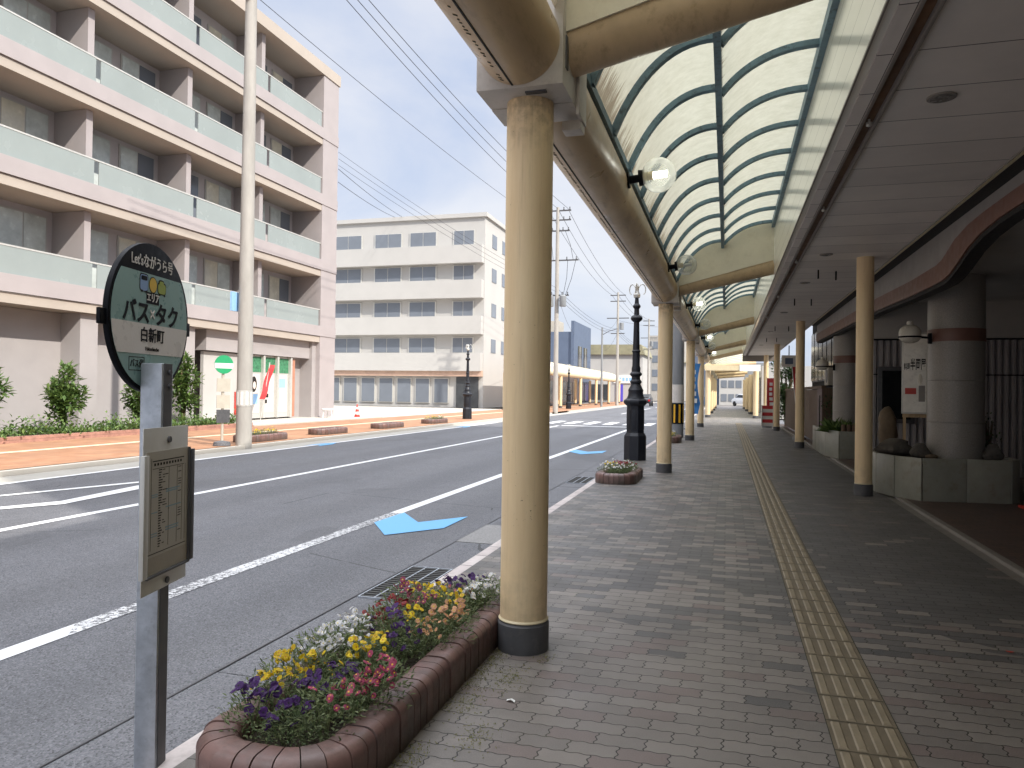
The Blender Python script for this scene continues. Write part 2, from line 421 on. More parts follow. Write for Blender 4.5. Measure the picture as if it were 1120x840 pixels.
M['gutterlight'] = mat('pale_gutter_concrete', (0.36, 0.34, 0.30), 0.85, var=0.12, scale=2, bump=0.3)
def m_line(name, col, wear):
    n = NT(name); p = n.pos()
    a = n.noise(p, 26, 6, 0.75); b = n.noise(p, 1.3, 3)
    f = n.rng(n.math('ADD', n.math('MULTIPLY', a, 1.0), n.math('MULTIPLY', b, 0.25)), wear, wear+0.06, 0, 1)
    c = n.mix(f, rgba(col), (0.10, 0.10, 0.105, 1))
    return n.done(n.bsdf(c, 0.65, 0, n.noise(p, 120, 2), 0.3, 0.003))
M['line'] = m_line('road_paint_white', (0.66, 0.66, 0.66), 0.76)
M['linewear'] = m_line('worn_road_paint', (0.62, 0.62, 0.62), 0.60)
M['blueline'] = m_line('road_paint_blue', (0.13, 0.36, 0.62), 0.80)
M['kerb'] = None

def m_paver():
    n = NT('wavy_interlocking_pavers'); p = n.pos()
    s = n.n('ShaderNodeSeparateXYZ'); n.set(s.inputs[0], p)
    X, Y = s.outputs['X'], s.outputs['Y']
    wx = n.math('ADD', X, n.math('MULTIPLY', n.math('SINE', n.math('MULTIPLY', Y, 2*PI/0.0525)), 0.0055))
    wy = n.math('ADD', Y, n.math('MULTIPLY', n.math('SINE', n.math('MULTIPLY', X, 2*PI/0.07)), 0.0036))
    jit = n.noise(p, 9, 2)
    cv = n.n('ShaderNodeCombineXYZ')
    n.set(cv.inputs[0], n.math('ADD', wx, n.math('MULTIPLY', jit, 0.004))); n.set(cv.inputs[1], wy)
    br = n.n('ShaderNodeTexBrick', i_Scale=1.0, offset=0.5)
    br.inputs['Mortar Size'].default_value = 0.0034; br.inputs['Mortar Smooth'].default_value = 0.3
    br.inputs['Brick Width'].default_value = 0.21; br.inputs['Row Height'].default_value = 0.105
    br.inputs['Color1'].default_value = (0,0,0,1); br.inputs['Color2'].default_value = (1,1,1,1); br.inputs['Mortar'].default_value = (0.5,0.5,0.5,1)
    n.set(br.inputs['Vector'], cv.outputs[0])
    rs = n.n('ShaderNodeSeparateColor'); n.set(rs.inputs[0], br.outputs['Color'])
    rnd = rs.outputs[0]
    rnd2 = n.math('FRACT', n.math('MULTIPLY', rnd, 37.31))
    rnd3 = n.math('FRACT', n.math('MULTIPLY', rnd, 113.7))
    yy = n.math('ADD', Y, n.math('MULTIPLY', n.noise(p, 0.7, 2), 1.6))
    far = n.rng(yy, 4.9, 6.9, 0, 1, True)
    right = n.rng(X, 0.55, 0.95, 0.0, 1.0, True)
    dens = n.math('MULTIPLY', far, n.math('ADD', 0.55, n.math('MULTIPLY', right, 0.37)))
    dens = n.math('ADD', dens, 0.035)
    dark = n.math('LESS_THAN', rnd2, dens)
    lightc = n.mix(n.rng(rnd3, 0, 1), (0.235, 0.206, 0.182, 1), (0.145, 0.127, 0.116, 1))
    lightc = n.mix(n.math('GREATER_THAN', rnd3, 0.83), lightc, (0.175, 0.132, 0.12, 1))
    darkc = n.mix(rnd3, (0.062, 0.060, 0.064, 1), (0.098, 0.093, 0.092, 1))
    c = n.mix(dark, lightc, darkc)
    st = n.noise(n.mapv(p, (1, 0.7, 1)), 1.1, 6, 0.65)
    c = n.mix(n.rng(st, 0.42, 0.75, 0, 0.5), c, (0.075, 0.068, 0.06, 1))
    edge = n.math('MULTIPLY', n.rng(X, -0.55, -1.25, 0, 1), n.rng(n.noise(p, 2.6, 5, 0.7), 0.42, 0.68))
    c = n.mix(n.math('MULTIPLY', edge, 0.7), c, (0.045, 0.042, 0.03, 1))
    sp = n.noise(p, 160, 2, 0.7)
    c = n.mix(n.rng(sp, 0.25, 0.8, 0, 0.35), c, (0.30, 0.28, 0.26, 1))
    moss = n.rng(n.noise(p, 1.8, 4), 0.5, 0.65)
    mcol = n.mix(n.math('MULTIPLY', moss, n.rng(X, -0.4, -1.0, 0.15, 0.9)), (0.026, 0.023, 0.020, 1), (0.065, 0.065, 0.026, 1))
    c = n.mix(br.outputs['Fac'], c, mcol)
    h = n.math('ADD', n.math('SUBTRACT', 1.0, br.outputs['Fac']), n.math('MULTIPLY', sp, 0.12))
    h = n.math('ADD', h, n.math('MULTIPLY', rnd, 0.25))
    rough = n.rng(n.noise(p, 2.0, 4), 0.3, 0.7, 0.42, 0.62)
    return n.done(n.bsdf(c, rough, 0, h, 0.5, 0.006))
M['paver'] = m_paver()

def m_brickground(name, c1, c2, mort, w, hgt, rough=0.8):
    n = NT(name); p = n.pos()
    br = n.n('ShaderNodeTexBrick', i_Scale=1.0)
    br.inputs['Mortar Size'].default_value = 0.006
    br.inputs['Brick Width'].default_value = w; br.inputs['Row Height'].default_value = hgt
    br.inputs['Color1'].default_value = rgba(c1); br.inputs['Color2'].default_value = rgba(c2); br.inputs['Mortar'].default_value = rgba(mort)
    n.set(br.inputs['Vector'], p)
    a = n.noise(p, 0.8, 6, 0.7)
    c = n.mix(n.rng(a, 0.38, 0.7, 0, 0.6), br.outputs['Color'], rgba([q*0.55 for q in c1]))
    c = n.mix(n.rng(n.noise(n.mapv(p, (1, 0.4, 1)), 2.6, 7, 0.75), 0.45, 0.7, 0, 0.55), c, rgba([c1[0]*0.8, c1[1]*0.95, c1[2]*1.2]))
    return n.done(n.bsdf(c, rough, 0, n.math('SUBTRACT', 1.0, br.outputs['Fac']), 0.4, 0.005))
M['orange'] = m_brickground('orange_paver', (0.34, 0.165, 0.085), (0.42, 0.225, 0.125), (0.35, 0.2, 0.11), 0.3, 0.3)
M['forecourt'] = m_brickground('reddish_forecourt_brick', (0.14, 0.088, 0.07), (0.09, 0.06, 0.052), (0.04, 0.034, 0.03), 0.2, 0.1, 0.5)
M['kerb'] = None
def m_kerb():
    n = NT('pinkish_kerb_blocks'); p = n.pos()
    s = n.n('ShaderNodeSeparateXYZ'); n.set(s.inputs[0], p)
    q = n.math('DIVIDE', s.outputs['Y'], 0.4)
    line = n.math('LESS_THAN', n.math('FRACT', q), 0.03)
    w = n.n('ShaderNodeTexWhiteNoise', noise_dimensions='1D'); n.set(w.inputs['W'], n.math('FLOOR', q))
    c = n.mix(w.outputs[0], (0.46, 0.40, 0.385, 1), (0.58, 0.52, 0.495, 1))
    c = n.mix(n.rng(n.noise(p, 6, 5, 0.7), 0.45, 0.75, 0, 0.5), c, (0.16, 0.14, 0.12, 1))
    c = n.mix(line, c, (0.05, 0.045, 0.04, 1))
    return n.done(n.bsdf(c, 0.75, 0, n.math('SUBTRACT', 1.0, line), 0.4, 0.006))
M['kerb'] = m_kerb()
M['tactile'] = mat('worn_yellow_tactile', (0.165, 0.131, 0.086), 0.62, var=0.25, scale=6, dirt=(0.12,0.095,0.06), dirt_amt=0.7, bump=0.25, bscale=120)
M['tactile2'] = mat('tactile_bar_top', (0.25, 0.203, 0.136), 0.55, var=0.22, scale=8, dirt=(0.15,0.12,0.08), dirt_amt=0.5, bump=0.2, bscale=120)
M['earth'] = mat('plain_ground', (0.17, 0.155, 0.135), 0.95, var=0.15, scale=0.2)
M['forepale'] = mat('pale_concrete', (0.46, 0.43, 0.38), 0.85, var=0.06, scale=0.6)
M['weed'] = m_leaf('dry_weed', (0.13, 0.15, 0.035), (0.28, 0.25, 0.08))
M['grate'] = mat('steel_grate', (0.06, 0.058, 0.055), 0.55, metal=0.5, var=0.3, scale=8)

# ------------------------------------------------------------------ lettering
def letters(body, size, m, parent, origin, u, w, nrm, name='lettering', ex=0.0008, xs=1.0, align='CENTER', bold=0.0):
    cu = bpy.data.curves.new('text', 'FONT')
    cu.body = body; cu.size = size; cu.align_x = align; cu.align_y = 'CENTER'
    cu.extrude = ex; cu.offset = bold; cu.resolution_u = 3
    t = bpy.data.objects.new('text', cu); COL.objects.link(t)
    bpy.context.view_layer.update()
    dg = bpy.context.evaluated_depsgraph_get()
    me = bpy.data.meshes.new_from_object(t.evaluated_get(dg))
    bpy.data.objects.remove(t); bpy.data.curves.remove(cu)
    u, w, nrm, o = Vector(u).normalized(), Vector(w).normalized(), Vector(nrm).normalized(), Vector(origin)
    for v in me.vertices:
        v.co = o + u*(v.co.x*xs) + w*v.co.y + nrm*v.co.z
    me.materials.clear(); me.materials.append(m)
    ob = bpy.data.objects.new(name, me); COL.objects.link(ob); ob.parent = parent
    return ob

# ------------------------------------------------------------------ the ground
ZR = -0.12
struct('ground', MB().quad((-400,-300,-0.2),(400,-300,-0.2),(400,700,-0.2),(-400,700,-0.2)), M['earth'], smooth=0)
struct('road', MB().quad((-11.2,-30,ZR),(-2.77,-30,ZR),(-2.77,135,ZR),(-11.2,135,ZR)), M['asphalt'], smooth=0)
struct('cross_road', MB().quad((-60,135,ZR),(60,135,ZR),(60,146,ZR),(-60,146,ZR)), M['asphalt'], smooth=0)
g = MB()
y = -14.0
while y < 60:                                   # near gutter: slabs with small gaps
    L = 1.8 if int(y) % 3 else 2.6
    g.box(-2.765, -2.19, y, y+L-0.012, -0.2, ZR-0.002+0.004*random.random()); y += L
struct('gutter', g, M['gutter'])
struct('far_gutter', MB().box(-12.05, -11.2, -30, 135, -0.2, ZR+0.004), M['gutterlight'])
struct('kerb', MB().box(-2.185, -2.075, -30, 42.5, -0.2, 0.0).box(-2.20, -2.075, 48, 100, -0.2, 0.0), M['kerb'], bevel=0.008)
struct('far_kerb', MB().box(-12.2, -12.05, -30, 52, -0.2, -0.02).box(-12.2, -12.05, 58, 130, -0.2, -0.02), M['forepale'])
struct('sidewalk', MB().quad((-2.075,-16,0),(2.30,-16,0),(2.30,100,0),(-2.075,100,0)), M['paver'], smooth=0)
struct('side_street', MB().box(2.4, 60, 40.5, 47.5, -0.2, -0.03), M['asphalt'], smooth=0)
struct('far_sidewalk', MB().quad((-17.6,-30,-0.01),(-12.2,-30,-0.01),(-12.2,130,-0.01),(-17.6,130,-0.01)), M['orange'], smooth=0)
struct('side_lane', MB().quad((-60,36,-0.006),(-17.6,36,-0.006),(-17.6,59,-0.006),(-60,59,-0.006)), M['forepale'], smooth=0)
struct('pale_forecourt', MB().quad((-21.5,24.8,0.03),(-17.6,24.8,0.03),(-17.6,35.8,0.03),(-21.5,35.8,0.03)).box(-17.64,-17.6,24.8,35.8,-0.05,0.028), M['forepale'], smooth=0)
struct('shop_gutter', MB().box(2.30, 2.42, -16, 40, -0.1, -0.012).box(2.42, 2.50, -16, 40, -0.1, 0.02), M['greytrim'], bevel=0.006)
struct('shop_forecourt', MB().quad((2.50,-16,0.012),(9,-16,0.012),(9,40,0.012),(2.50,40,0.012)), M['forecourt'], smooth=0)
tl = MB().quad((-15.35,-10,-0.005),(-15.05,-10,-0.005),(-15.05,90,-0.005),(-15.35,90,-0.005))
struct('far_tactile_strip', tl, mat('pale_tactile', (0.62, 0.52, 0.36), 0.7), smooth=0)

# tactile strip: bars on blocks
TX0, TX1 = 0.455, 0.755
struct('tactile_paving', MB().quad((TX0,-6,0.004),(TX1,-6,0.004),(TX1,40,0.004),(TX0,40,0.004)), M['tactile'], smooth=0)
tb = MB()
y = -2.0
while y < 40:
    for k in range(4):
        xc = TX0 + 0.0375 + 0.075*k + random.uniform(-0.001, 0.001)
        a, b, h = 0.021, 0.134, 0.010
        vs = []
        for (q, zz) in ((1.0, 0.0045), (0.62, h)):
            for sx, sy in ((-1,-1),(1,-1),(1,1),(-1,1)):
                vs.append((xc+sx*a*(q if q == 1 else 0.7), y+0.15+sy*(b-(0 if q == 1 else 0.006)), zz))
        tb.add(vs, [(4,5,6,7),(0,1,5,4),(1,2,6,5),(2,3,7,6),(3,0,4,7)])
    y += 0.3
struct('tactile_bars', tb, M['tactile2'], smooth=0)
tj = MB()
y = -2.0
while y < 40:
    tj.quad((TX0, y-0.003, 0.006), (TX1, y-0.003, 0.006), (TX1, y+0.003, 0.006), (TX0, y+0.003, 0.006)); y += 0.3
for xx in (TX0-0.004, TX1):
    tj.quad((xx, -6, 0.0055), (xx+0.004, -6, 0.0055), (xx+0.004, 40, 0.0055), (xx, 40, 0.0055))
struct('tactile_joints', tj, M['mortar'], smooth=0)

# road paint
L1 = ZR + 0.004
def strip(mb, x0, x1, y0, y1, z=L1, n=1):
    for i in range(n):
        a = y0+(y1-y0)*i/n; b = y0+(y1-y0)*(i+1)/n
        mb.quad((x0,a,z),(x1,a,z),(x1,b,z),(x0,b,z))
struct('edge_line', MB().quad((-4.22,-30,L1),(-4.06,-30,L1),(-4.06,3.8,L1),(-4.22,4.0,L1)).quad((-4.22,8.9,L1),(-4.06,8.9,L1),(-4.04,36,L1),(-4.2,36,L1)), M['line'], smooth=0)
struct('worn_edge_line', MB().quad((-4.22,4.0,L1),(-4.06,3.8,L1),(-4.06,8.9,L1),(-4.22,8.9,L1)), M['linewear'], smooth=0)
struct('lane_line', MB().quad((-7.76,-30,L1),(-7.62,-30,L1),(-7.62,34.5,L1),(-7.76,34.5,L1)), M['line'], smooth=0)
struct('far_edge_line', MB().quad((-11.28,-30,L1+0.003),(-11.14,-30,L1+0.003),(-11.14,36,L1+0.003),(-11.28,36,L1+0.003)), M['line'], smooth=0)
hz = MB()
hz.quad((-10.42,7.2,L1+0.004),(-10.30,7.2,L1+0.004),(-9.25,10.5,L1+0.004),(-9.33,10.8,L1+0.004))
hz.quad((-9.52,6.6,L1+0.004),(-9.36,6.6,L1+0.004),(-8.60,7.95,L1+0.004),(-8.85,8.1,L1+0.004))
hz.quad((-8.85,8.1,L1+0.004),(-8.60,7.95,L1+0.004),(-8.95,10.6,L1+0.004),(-9.25,10.5,L1+0.004))
hz.quad((-10.42,2,L1+0.004),(-10.30,2,L1+0.004),(-10.30,7.2,L1+0.004),(-10.42,7.2,L1+0.004))
struct('hatch_marking', hz, M['line'], smooth=0)
cw = MB()
for k in range(8):
    x0 = -10.9 + k*0.98
    strip(cw, x0, x0+0.46, 36.8, 40.2)
strip(cw, -7.6, -4.2, 34.6, 35.0)
for yy in (56, 70, 84, 98, 112):
    strip(cw, -7.7, -7.56, yy, yy+8)
strip(cw, -4.2, -4.06, 48, 130); strip(cw, -11.28, -11.14, 58, 130)
struct('crosswalk_marking', cw, M['line'], smooth=0)
def arrow(cx, cy, s=1):
    # blue bicycle arrow: a chevron pointing back along the kerb lane
    p = [(-0.46,0.0),(0.0,-0.66),(0.46,-0.05),(0.46,0.8),(0.03,0.2),(-0.43,0.8)]
    return [(cx+a*s, cy+b*s, L1+0.004) for a, b in p]
ba = MB()
for yy in (8.15, 19.6):
    P = arrow(-3.62, yy)
    ba.add(P, [(0,1,4,5),(1,2,3,4)])
for yy in (19.1, 31.0):
    P = [(-11.0-(q[0]+3.62)*0.5-0.15, 2*yy-q[1], L1+0.005) for q in arrow(-3.62, yy)]
    ba.add(P, [(0,1,4,5),(1,2,3,4)])
struct('blue_arrow_marking', ba, M['blueline'], smooth=0)

# ------------------------------------------------------------------ gutter grates
def grate(x0, x1, y0, y1, label):
    t = thing('drain_grate', ((x0+x1)/2, (y0+y1)/2, ZR), label, 'drain grate', 'drain grates in the gutter')
    o = t.location
    bar = MB(o); z1 = ZR+0.008
    n = 17
    for i in range(n):
        yy = y0 + (y1-y0)*(i+0.5)/n
        bar.box(x0+0.012, x1-0.012, yy-0.013, yy+0.013, ZR-0.004, z1)
    bar.build('bars', M['grate'], t)
    pit = MB(o).quad((x0,y0,ZR+0.0015),(x1,y0,ZR+0.0015),(x1,y1,ZR+0.0015),(x0,y1,ZR+0.0015))
    pit.build('pit', M['darkgap'], t, smooth=0)
    fr = MB(o)
    for xx in (x0, x0+(x1-x0)*0.27, x0+(x1-x0)*0.52, x0+(x1-x0)*0.77, x1-0.012):
        fr.box(xx, xx+0.012, y0, y1, ZR-0.004, z1+0.003)
    fr.box(x0, x1, y0-0.012, y0, ZR-0.004, z1+0.003); fr.box(x0, x1, y1, y1+0.012, ZR-0.004, z1+0.003)
    fr.build('frame', M['galv'], t)
grate(-2.74, -2.25, 5.22, 6.25, 'steel drain grate in the gutter beyond the long brick flower bed')
grate(-2.74, -2.25, 12.9, 13.9, 'steel drain grate in the gutter beside the small round flower bed')
ml = thing('gutter_cover', (-2.5, 7.95, ZR), 'speckled pale concrete gutter cover set flush beside the kerb', 'gutter cover')
MB(ml.location).box(-2.76, -2.25, 7.45, 8.5, ZR-0.05, ZR+0.006).build('slab', mat('terrazzo_cover', (0.22,0.215,0.21), 0.8, var=0.3, scale=50, bump=0.3), ml)
# tar seam along the gutter, slab cracks
struct('gutter_seam', MB().quad((-2.777,-14,L1+0.002),(-2.763,-14,L1+0.002),(-2.763,60,L1+0.002),(-2.777,60,L1+0.002)), M['galvdark'], smooth=0)

# ------------------------------------------------------------------ arcade
AX = -1.13                     # street-side row of columns
TZ = 3.435                     # edge tube axis height
TR = 0.232
YC = [4.2, 14.3, 24.4, 34.5]   # street-side columns
YEND = 42.0
WX = 2.0                       # shop-side row
YW = [12.25, 22.5, 32.6, 41.6]
arc = thing('arcade_canopy', (0, 4.2, 0), 'tan tube arcade over the brick sidewalk with scalloped translucent roof and board soffit', 'arcade')
AO = arc.location
def column(x, y, ztop, r, parent, o, n=40, name='column'):
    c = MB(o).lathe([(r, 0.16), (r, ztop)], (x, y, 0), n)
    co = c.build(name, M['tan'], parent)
    d = MB(o).lathe([(r+0.012, 0.0), (r+0.012, 0.155), (r+0.004, 0.165), (r+0.004, 0.172)], (x, y, 0), n)
    d.build('base_collar', M['collar'], co)
    e = MB(o).lathe([(r+0.006, 0.172), (r+0.009, 0.178), (r+0.001, 0.188)], (x, y, 0), n)
    e.build('collar_bead', M['tanlight'], co)
    return co
for y in YC:
    column(AX, y, 3.2, 0.138, arc, AO)
column(AX, -5.9, 3.2, 0.138, arc, AO)
for y in YW:
    column(WX, y, 3.6, 0.122, arc, AO)
column(WX, 2.0-4.0, 3.6, 0.122, arc, AO)
# joint boxes
def joint(y):
    b = MB(AO).box(AX-0.25, AX+0.25, y-0.26, y+0.02, 3.19, 3.70)
    j = b.build('joint_box', M['jointbox'], arc, bevel=0.006)
    MB(AO).box(AX-0.25, AX+0.25, y+0.026, y+0.30, 3.186, 3.70).build('box_half', M['jointbox'], j, bevel=0.006)
    MB(AO).box(AX+0.252, AX+0.272, y+0.10, y+0.33, 3.15, 3.72).build('side_plate', M['jointbox'], j, bevel=0.004)
    MB(AO).box(AX+0.02, AX+0.14, y-0.20, y-0.165, 3.181, 3.195).build('vent_slot', M['galvdark'], j)
    MB(AO).box(AX+0.25, AX+0.258, y-0.2, y-0.15, 3.30, 3.48).build('vent_slot', M['galvdark'], j)
    MB(AO).box(AX+0.14, AX+0.262, y+0.22, y+0.34, 3.10, 3.16).build('drain_spout', M['jointbox'], j, bevel=0.01)
for y in YC + [-5.9]:
    joint(y)
# edge tubes, one per bay, each with a dark slot along its underside
ybays = [-5.9] + YC + [YEND+0.3]
for a, b in zip(ybays[:-1], ybays[1:]):
    t0, t1 = a+0.30, b-0.26
    tb_ = MB(AO).tube([(AX, t0+(t1-t0)*i/6, TZ) for i in range(7)], TR, 48)
    to = tb_.build('edge_tube', M['tan2'], arc)
    sl = MB(AO)
    ang = R(-99)
    nx, nz = math.cos(ang), math.sin(ang)
    sl.obox((AX+nx*(TR+0.001), (t0+t1)/2, TZ+nz*(TR+0.001)), (-nz*0.006, 0, nx*0.006), (0, (t1-t0)/2, 0), (nx*0.002, 0, nz*0.002))
    sl.build('drip_slot', M['darkgap'], to)
    wp = MB(AO)
    yy = t0+0.05; ang2 = R(-111)
    nx2, nz2 = math.cos(ang2), math.sin(ang2)
    while yy < min(t1-0.05, 14):
        if random.random() < 0.8:
            q = random.uniform(0.005, 0.013)
            wp.obox((AX+nx2*(TR+0.0008), yy, TZ+nz2*(TR+0.0008)), (-nz2*q, 0, nx2*q), (0, 0.006, 0), (nx2*0.001, 0, nz2*0.001))
        yy += random.uniform(0.03, 0.05)
    if wp.v: wp.build('drip_mark', M['mortar'], to)
    for yy in ((t1-0.5,) if a > 0 else ()):
        MB(AO).tube([(AX, yy, TZ), (AX, yy+0.06, TZ)], TR+0.005, 48).build('sleeve_ring', M['tan2'], to)
# sloping cross beams
BX1, BZ0, BZ1 = 0.80, 3.50, 3.875
for y in YC + [-5.9, YEND]:
    MB(AO).tube([(AX+0.05, y, BZ0-0.03), (BX1-0.005, y, BZ1)], 0.172, 36).build('crossbeam', M['tan2'], arc)
# roof: two barrel scallops per bay
VX, VZ = -0.10, 4.26           # valley rail
FZ = 4.62                      # top rail at the fascia
def scallop(x0, z0, x1, z1, n=14, bulge=0.23):
    pts = []
    for i in range(n+1):
        t = i/n
        # curve that leaves steeply and arrives nearly level
        bx = (1-t)**2*x0 + 2*t*(1-t)*(x0+(x1-x0)*0.36) + t*t*x1
        bz = (1-t)**2*z0 + 2*t*(1-t)*(z1+0.02) + t*t*z1
        pts.append((bx, bz))
    return pts
SA = scallop(-0.93, 3.60, VX, VZ+0.05)
SB = scallop(VX+0.005, VZ-0.02, 0.79, FZ)
def ribs(y):
    r = MB(AO)
    for prof in (SA, SB):
        for (xa, za), (xb, zb) in zip(prof[:-1], prof[1:]):
            d = Vector((xb-xa, 0, zb-za)); nn = Vector((-d.z, 0, d.x)).normalized()
            c0 = Vector((xa, y, za)); c1 = Vector((xb, y, zb))
            w, h = Vector((0, 0.037, 0)), nn*0.05
            r.add([c0-w-h, c0+w-h, c0+w, c0-w, c1-w-h, c1+w-h, c1+w, c1-w],
                  [(0,4,5,1), (1,5,6,2), (2,6,7,3), (3,7,4,0)])
    return r
for a, b in zip([4.2, 14.3, 24.4, 34.5], [14.3, 24.4, 34.5, YEND]):
    y = a + 0.75
    while y < b - 0.1:
        ribs(y).build('rib', M['bluesteel'], arc)
        y += 1.0
    MB(AO).box(VX-0.028, VX+0.028, a+0.2, b-0.2, VZ-0.085, VZ+0.03).build('valley_rail', M['bluesteel'], arc)
    MB(AO).box(0.745, 0.80, a+0.2, b-0.2, FZ-0.10, FZ+0.03).build('top_rail', M['bluesteel'], arc)
    MB(AO).box(-0.96, -0.90, a+0.3, b-0.3, 3.56, 3.63).build('tube_rail', M['bluesteel'], arc)
for a, b in zip([-5.9, 4.2, 14.3, 24.4, 34.5], [4.2, 14.3, 24.4, 34.5, YEND]):
    s = MB(AO); ny = 10
    for prof in (SA, SB):
        vs = []; fs = []
        for i in range(ny+1):
            yy = a+(b-a)*i/ny
            vs += [(x, yy, z+0.006) for x, z in prof]
        m_ = len(prof)
        for i in range(ny):
            for k in range(m_-1):
                fs.append((i*m_+k, i*m_+k+1, (i+1)*m_+k+1, (i+1)*m_+k))
        s.add(vs, fs)
    s.build('roof_sheet', M['fibre'], arc, fix=False)
# gable sheets that close each bay above its cross beam
for y in YC + [YEND]:
    poly = [(AX+0.23, 3.50), (0.795, BZ1+0.06), (0.795, FZ-0.01)] + [(x, z-0.012) for x, z in SB[::-1][1:]] + [(x, z-0.012) for x, z in SA[::-1]]
    MB(AO).prism(poly, lambda p, q, t, y=y: (p, y+t, q), -0.19, -0.175).build('gable_sheet', M['gable'], arc)
# fascia, trim, track and soffit
MB(AO).box(0.80, 0.86, -6, YEND, 3.60, FZ+0.12).build('fascia', M['fascia'], arc)
MB(AO).box(0.79, 0.803, -6, YEND, 3.588, 3.605).build('fascia_edge', M['greytrim'], arc)
sf = MB(AO).box(0.862, 0.955, -6, YEND, 3.592, 3.66)
sf.build('soffit_strip', M['soffit'], arc, smooth=0)
tr = MB(AO).box(0.958, 0.982, -6, YEND, 3.572, 3.66).box(1.058, 1.082, -6, YEND, 3.572, 3.66)
tro = tr.build('shutter_track', M['greytrim'], arc, bevel=0.003)
MB(AO).box(0.983, 1.057, -6, YEND, 3.612, 3.66).build('track_bed', M['rustchannel'], tro)
MB(AO).box(0.955, 0.958, -6, YEND, 3.59, 3.65).box(1.082, 1.087, -6, YEND, 3.59, 3.65).build('track_gap', M['darkgap'], tro)
for y in (6.15, 8.9, 12.3, 16.6, 21.0):
    MB(AO).lathe([(0.012, 0), (0.022, 0.006), (0.022, 0.03), (0.010, 0.036), (0.010, 0.065)], (1.02, y, 3.555), 12).build('track_bolt', M['alu'], tro)
MB(AO).box(1.088, 2.40, -6, YEND, 3.60, 3.66).build('soffit', M['soffit'], arc, smooth=0)
MB(AO).box(2.40, 2.42, -6, YEND, 3.588, 3.61).build('soffit_edge', M['tanlight'], arc)
MB(AO).box(0.80, 2.42, YEND+0.002, YEND+0.06, 3.28, 3.70).build('end_panel', M['greytrim'], arc)
MB(AO).box(0.80, 3.0, -6, YEND, FZ+0.121, FZ+0.2).build('upper_deck', M['greytrim'], arc)
for x, y in ((1.42, 5.78), (1.40, 11.85), (1.38, 14.75), (1.38, 20), (1.38, 26), (1.38, 33)):
    dl = MB(AO).lathe([(0.075, 0.0), (0.092, 0.002), (0.095, 0.014)], (x, y, 3.587), 32).build('downlight', M['greytrim'], arc)
    MB(AO).lathe([(0.07, 0), (0.07, 0.004)], (x, y, 3.5835), 28).build('lens', mat('dim_lens%d' % int(y), (0.16,0.15,0.14), 0.25), dl)
for x, y in ((1.45, 13.3), (1.75, 13.5), (1.4, 17.2), (1.75, 17.3), (1.4, 24), (1.8, 24.1), (1.75, 29), (1.4, 29)):
    h = MB(AO).box(x-0.012, x+0.012, y-0.02, y+0.02, 3.45, 3.6)
    h.build('hanging_hook', M['black'], arc, bevel=0.004)

MB(AO).tube([(2.36, -6, 3.582), (2.36, 12, 3.583), (2.36, 30, 3.583), (2.36, YEND, 3.583)], 0.009, 8).build('conduit', M['greytrim'], arc)

# ------------------------------------------------------------------ globe lamps on the tube
def globe_lamp(lit):
    t = thing('globe_lamp', (0, 0, 0), 'x', 'lamp')
    MB().tube([(0, 0, 0), (0.11, 0, 0.012)], 0.036, 18).build('bracket_arm', M['black'], t)
    MB().tube([(0.0, 0, 0), (0.02, 0, 0.002)], 0.075, 24).build('wall_rose', M['black'], t)
    MB().tube([(0.105, 0, 0.012), (0.15, 0, 0.016)], [0.075, 0.068], 24).build('lamp_cap', M['black'], t)
    gl = MB().ball((0.285, 0, 0.03), 0.158, n=36, m=20).build('globe', M['globe'], t)
    k = MB().tube([(0.15, -0.018, 0.018), (0.235, -0.018, 0.024)], 0.04, 14).build('socket', M['tanlight'], t)
    MB().tube([(0.235, 0, 0.024), (0.36, 0, 0.034)], 0.024, 12).build('bulb_tube', M['tubelit'] if lit else M['tubeoff'], k)
    if lit:
        MB().tube([(0.235, 0.03, 0.052), (0.36, 0.03, 0.06)], 0.018, 12).build('bulb_tube', M['tubelit'], k)
    return t
GX = AX + TR - 0.006
LL = [(6.85, 1, 'lit clear globe lamp on a black arm, nearest on the tan tube'),
      (11.75, 0, 'unlit clear globe lamp just before the second street column'),
      (16.95, 1, 'lit globe lamp on the tube just past the second street column'),
      (21.9, 0, 'unlit globe lamp on the tube before the third street column'),
      (27.0, 1, 'lit globe lamp on the tube just past the third street column'),
      (31.9, 0, 'unlit globe lamp on the tube before the fourth street column'),
      (37.1, 1, 'farthest lit globe lamp on the near arcade tube')]
g1 = globe_lamp(True); g0 = globe_lamp(False); used = set()
for y, lit, lab in LL:
    src = g1 if lit else g0
    o = src if lit not in used else copy_tree(src)
    used.add(lit)
    o.location = (GX, y, TZ+0.03); o['label'] = lab; o['group'] = 'globe lamps along the arcade tube'

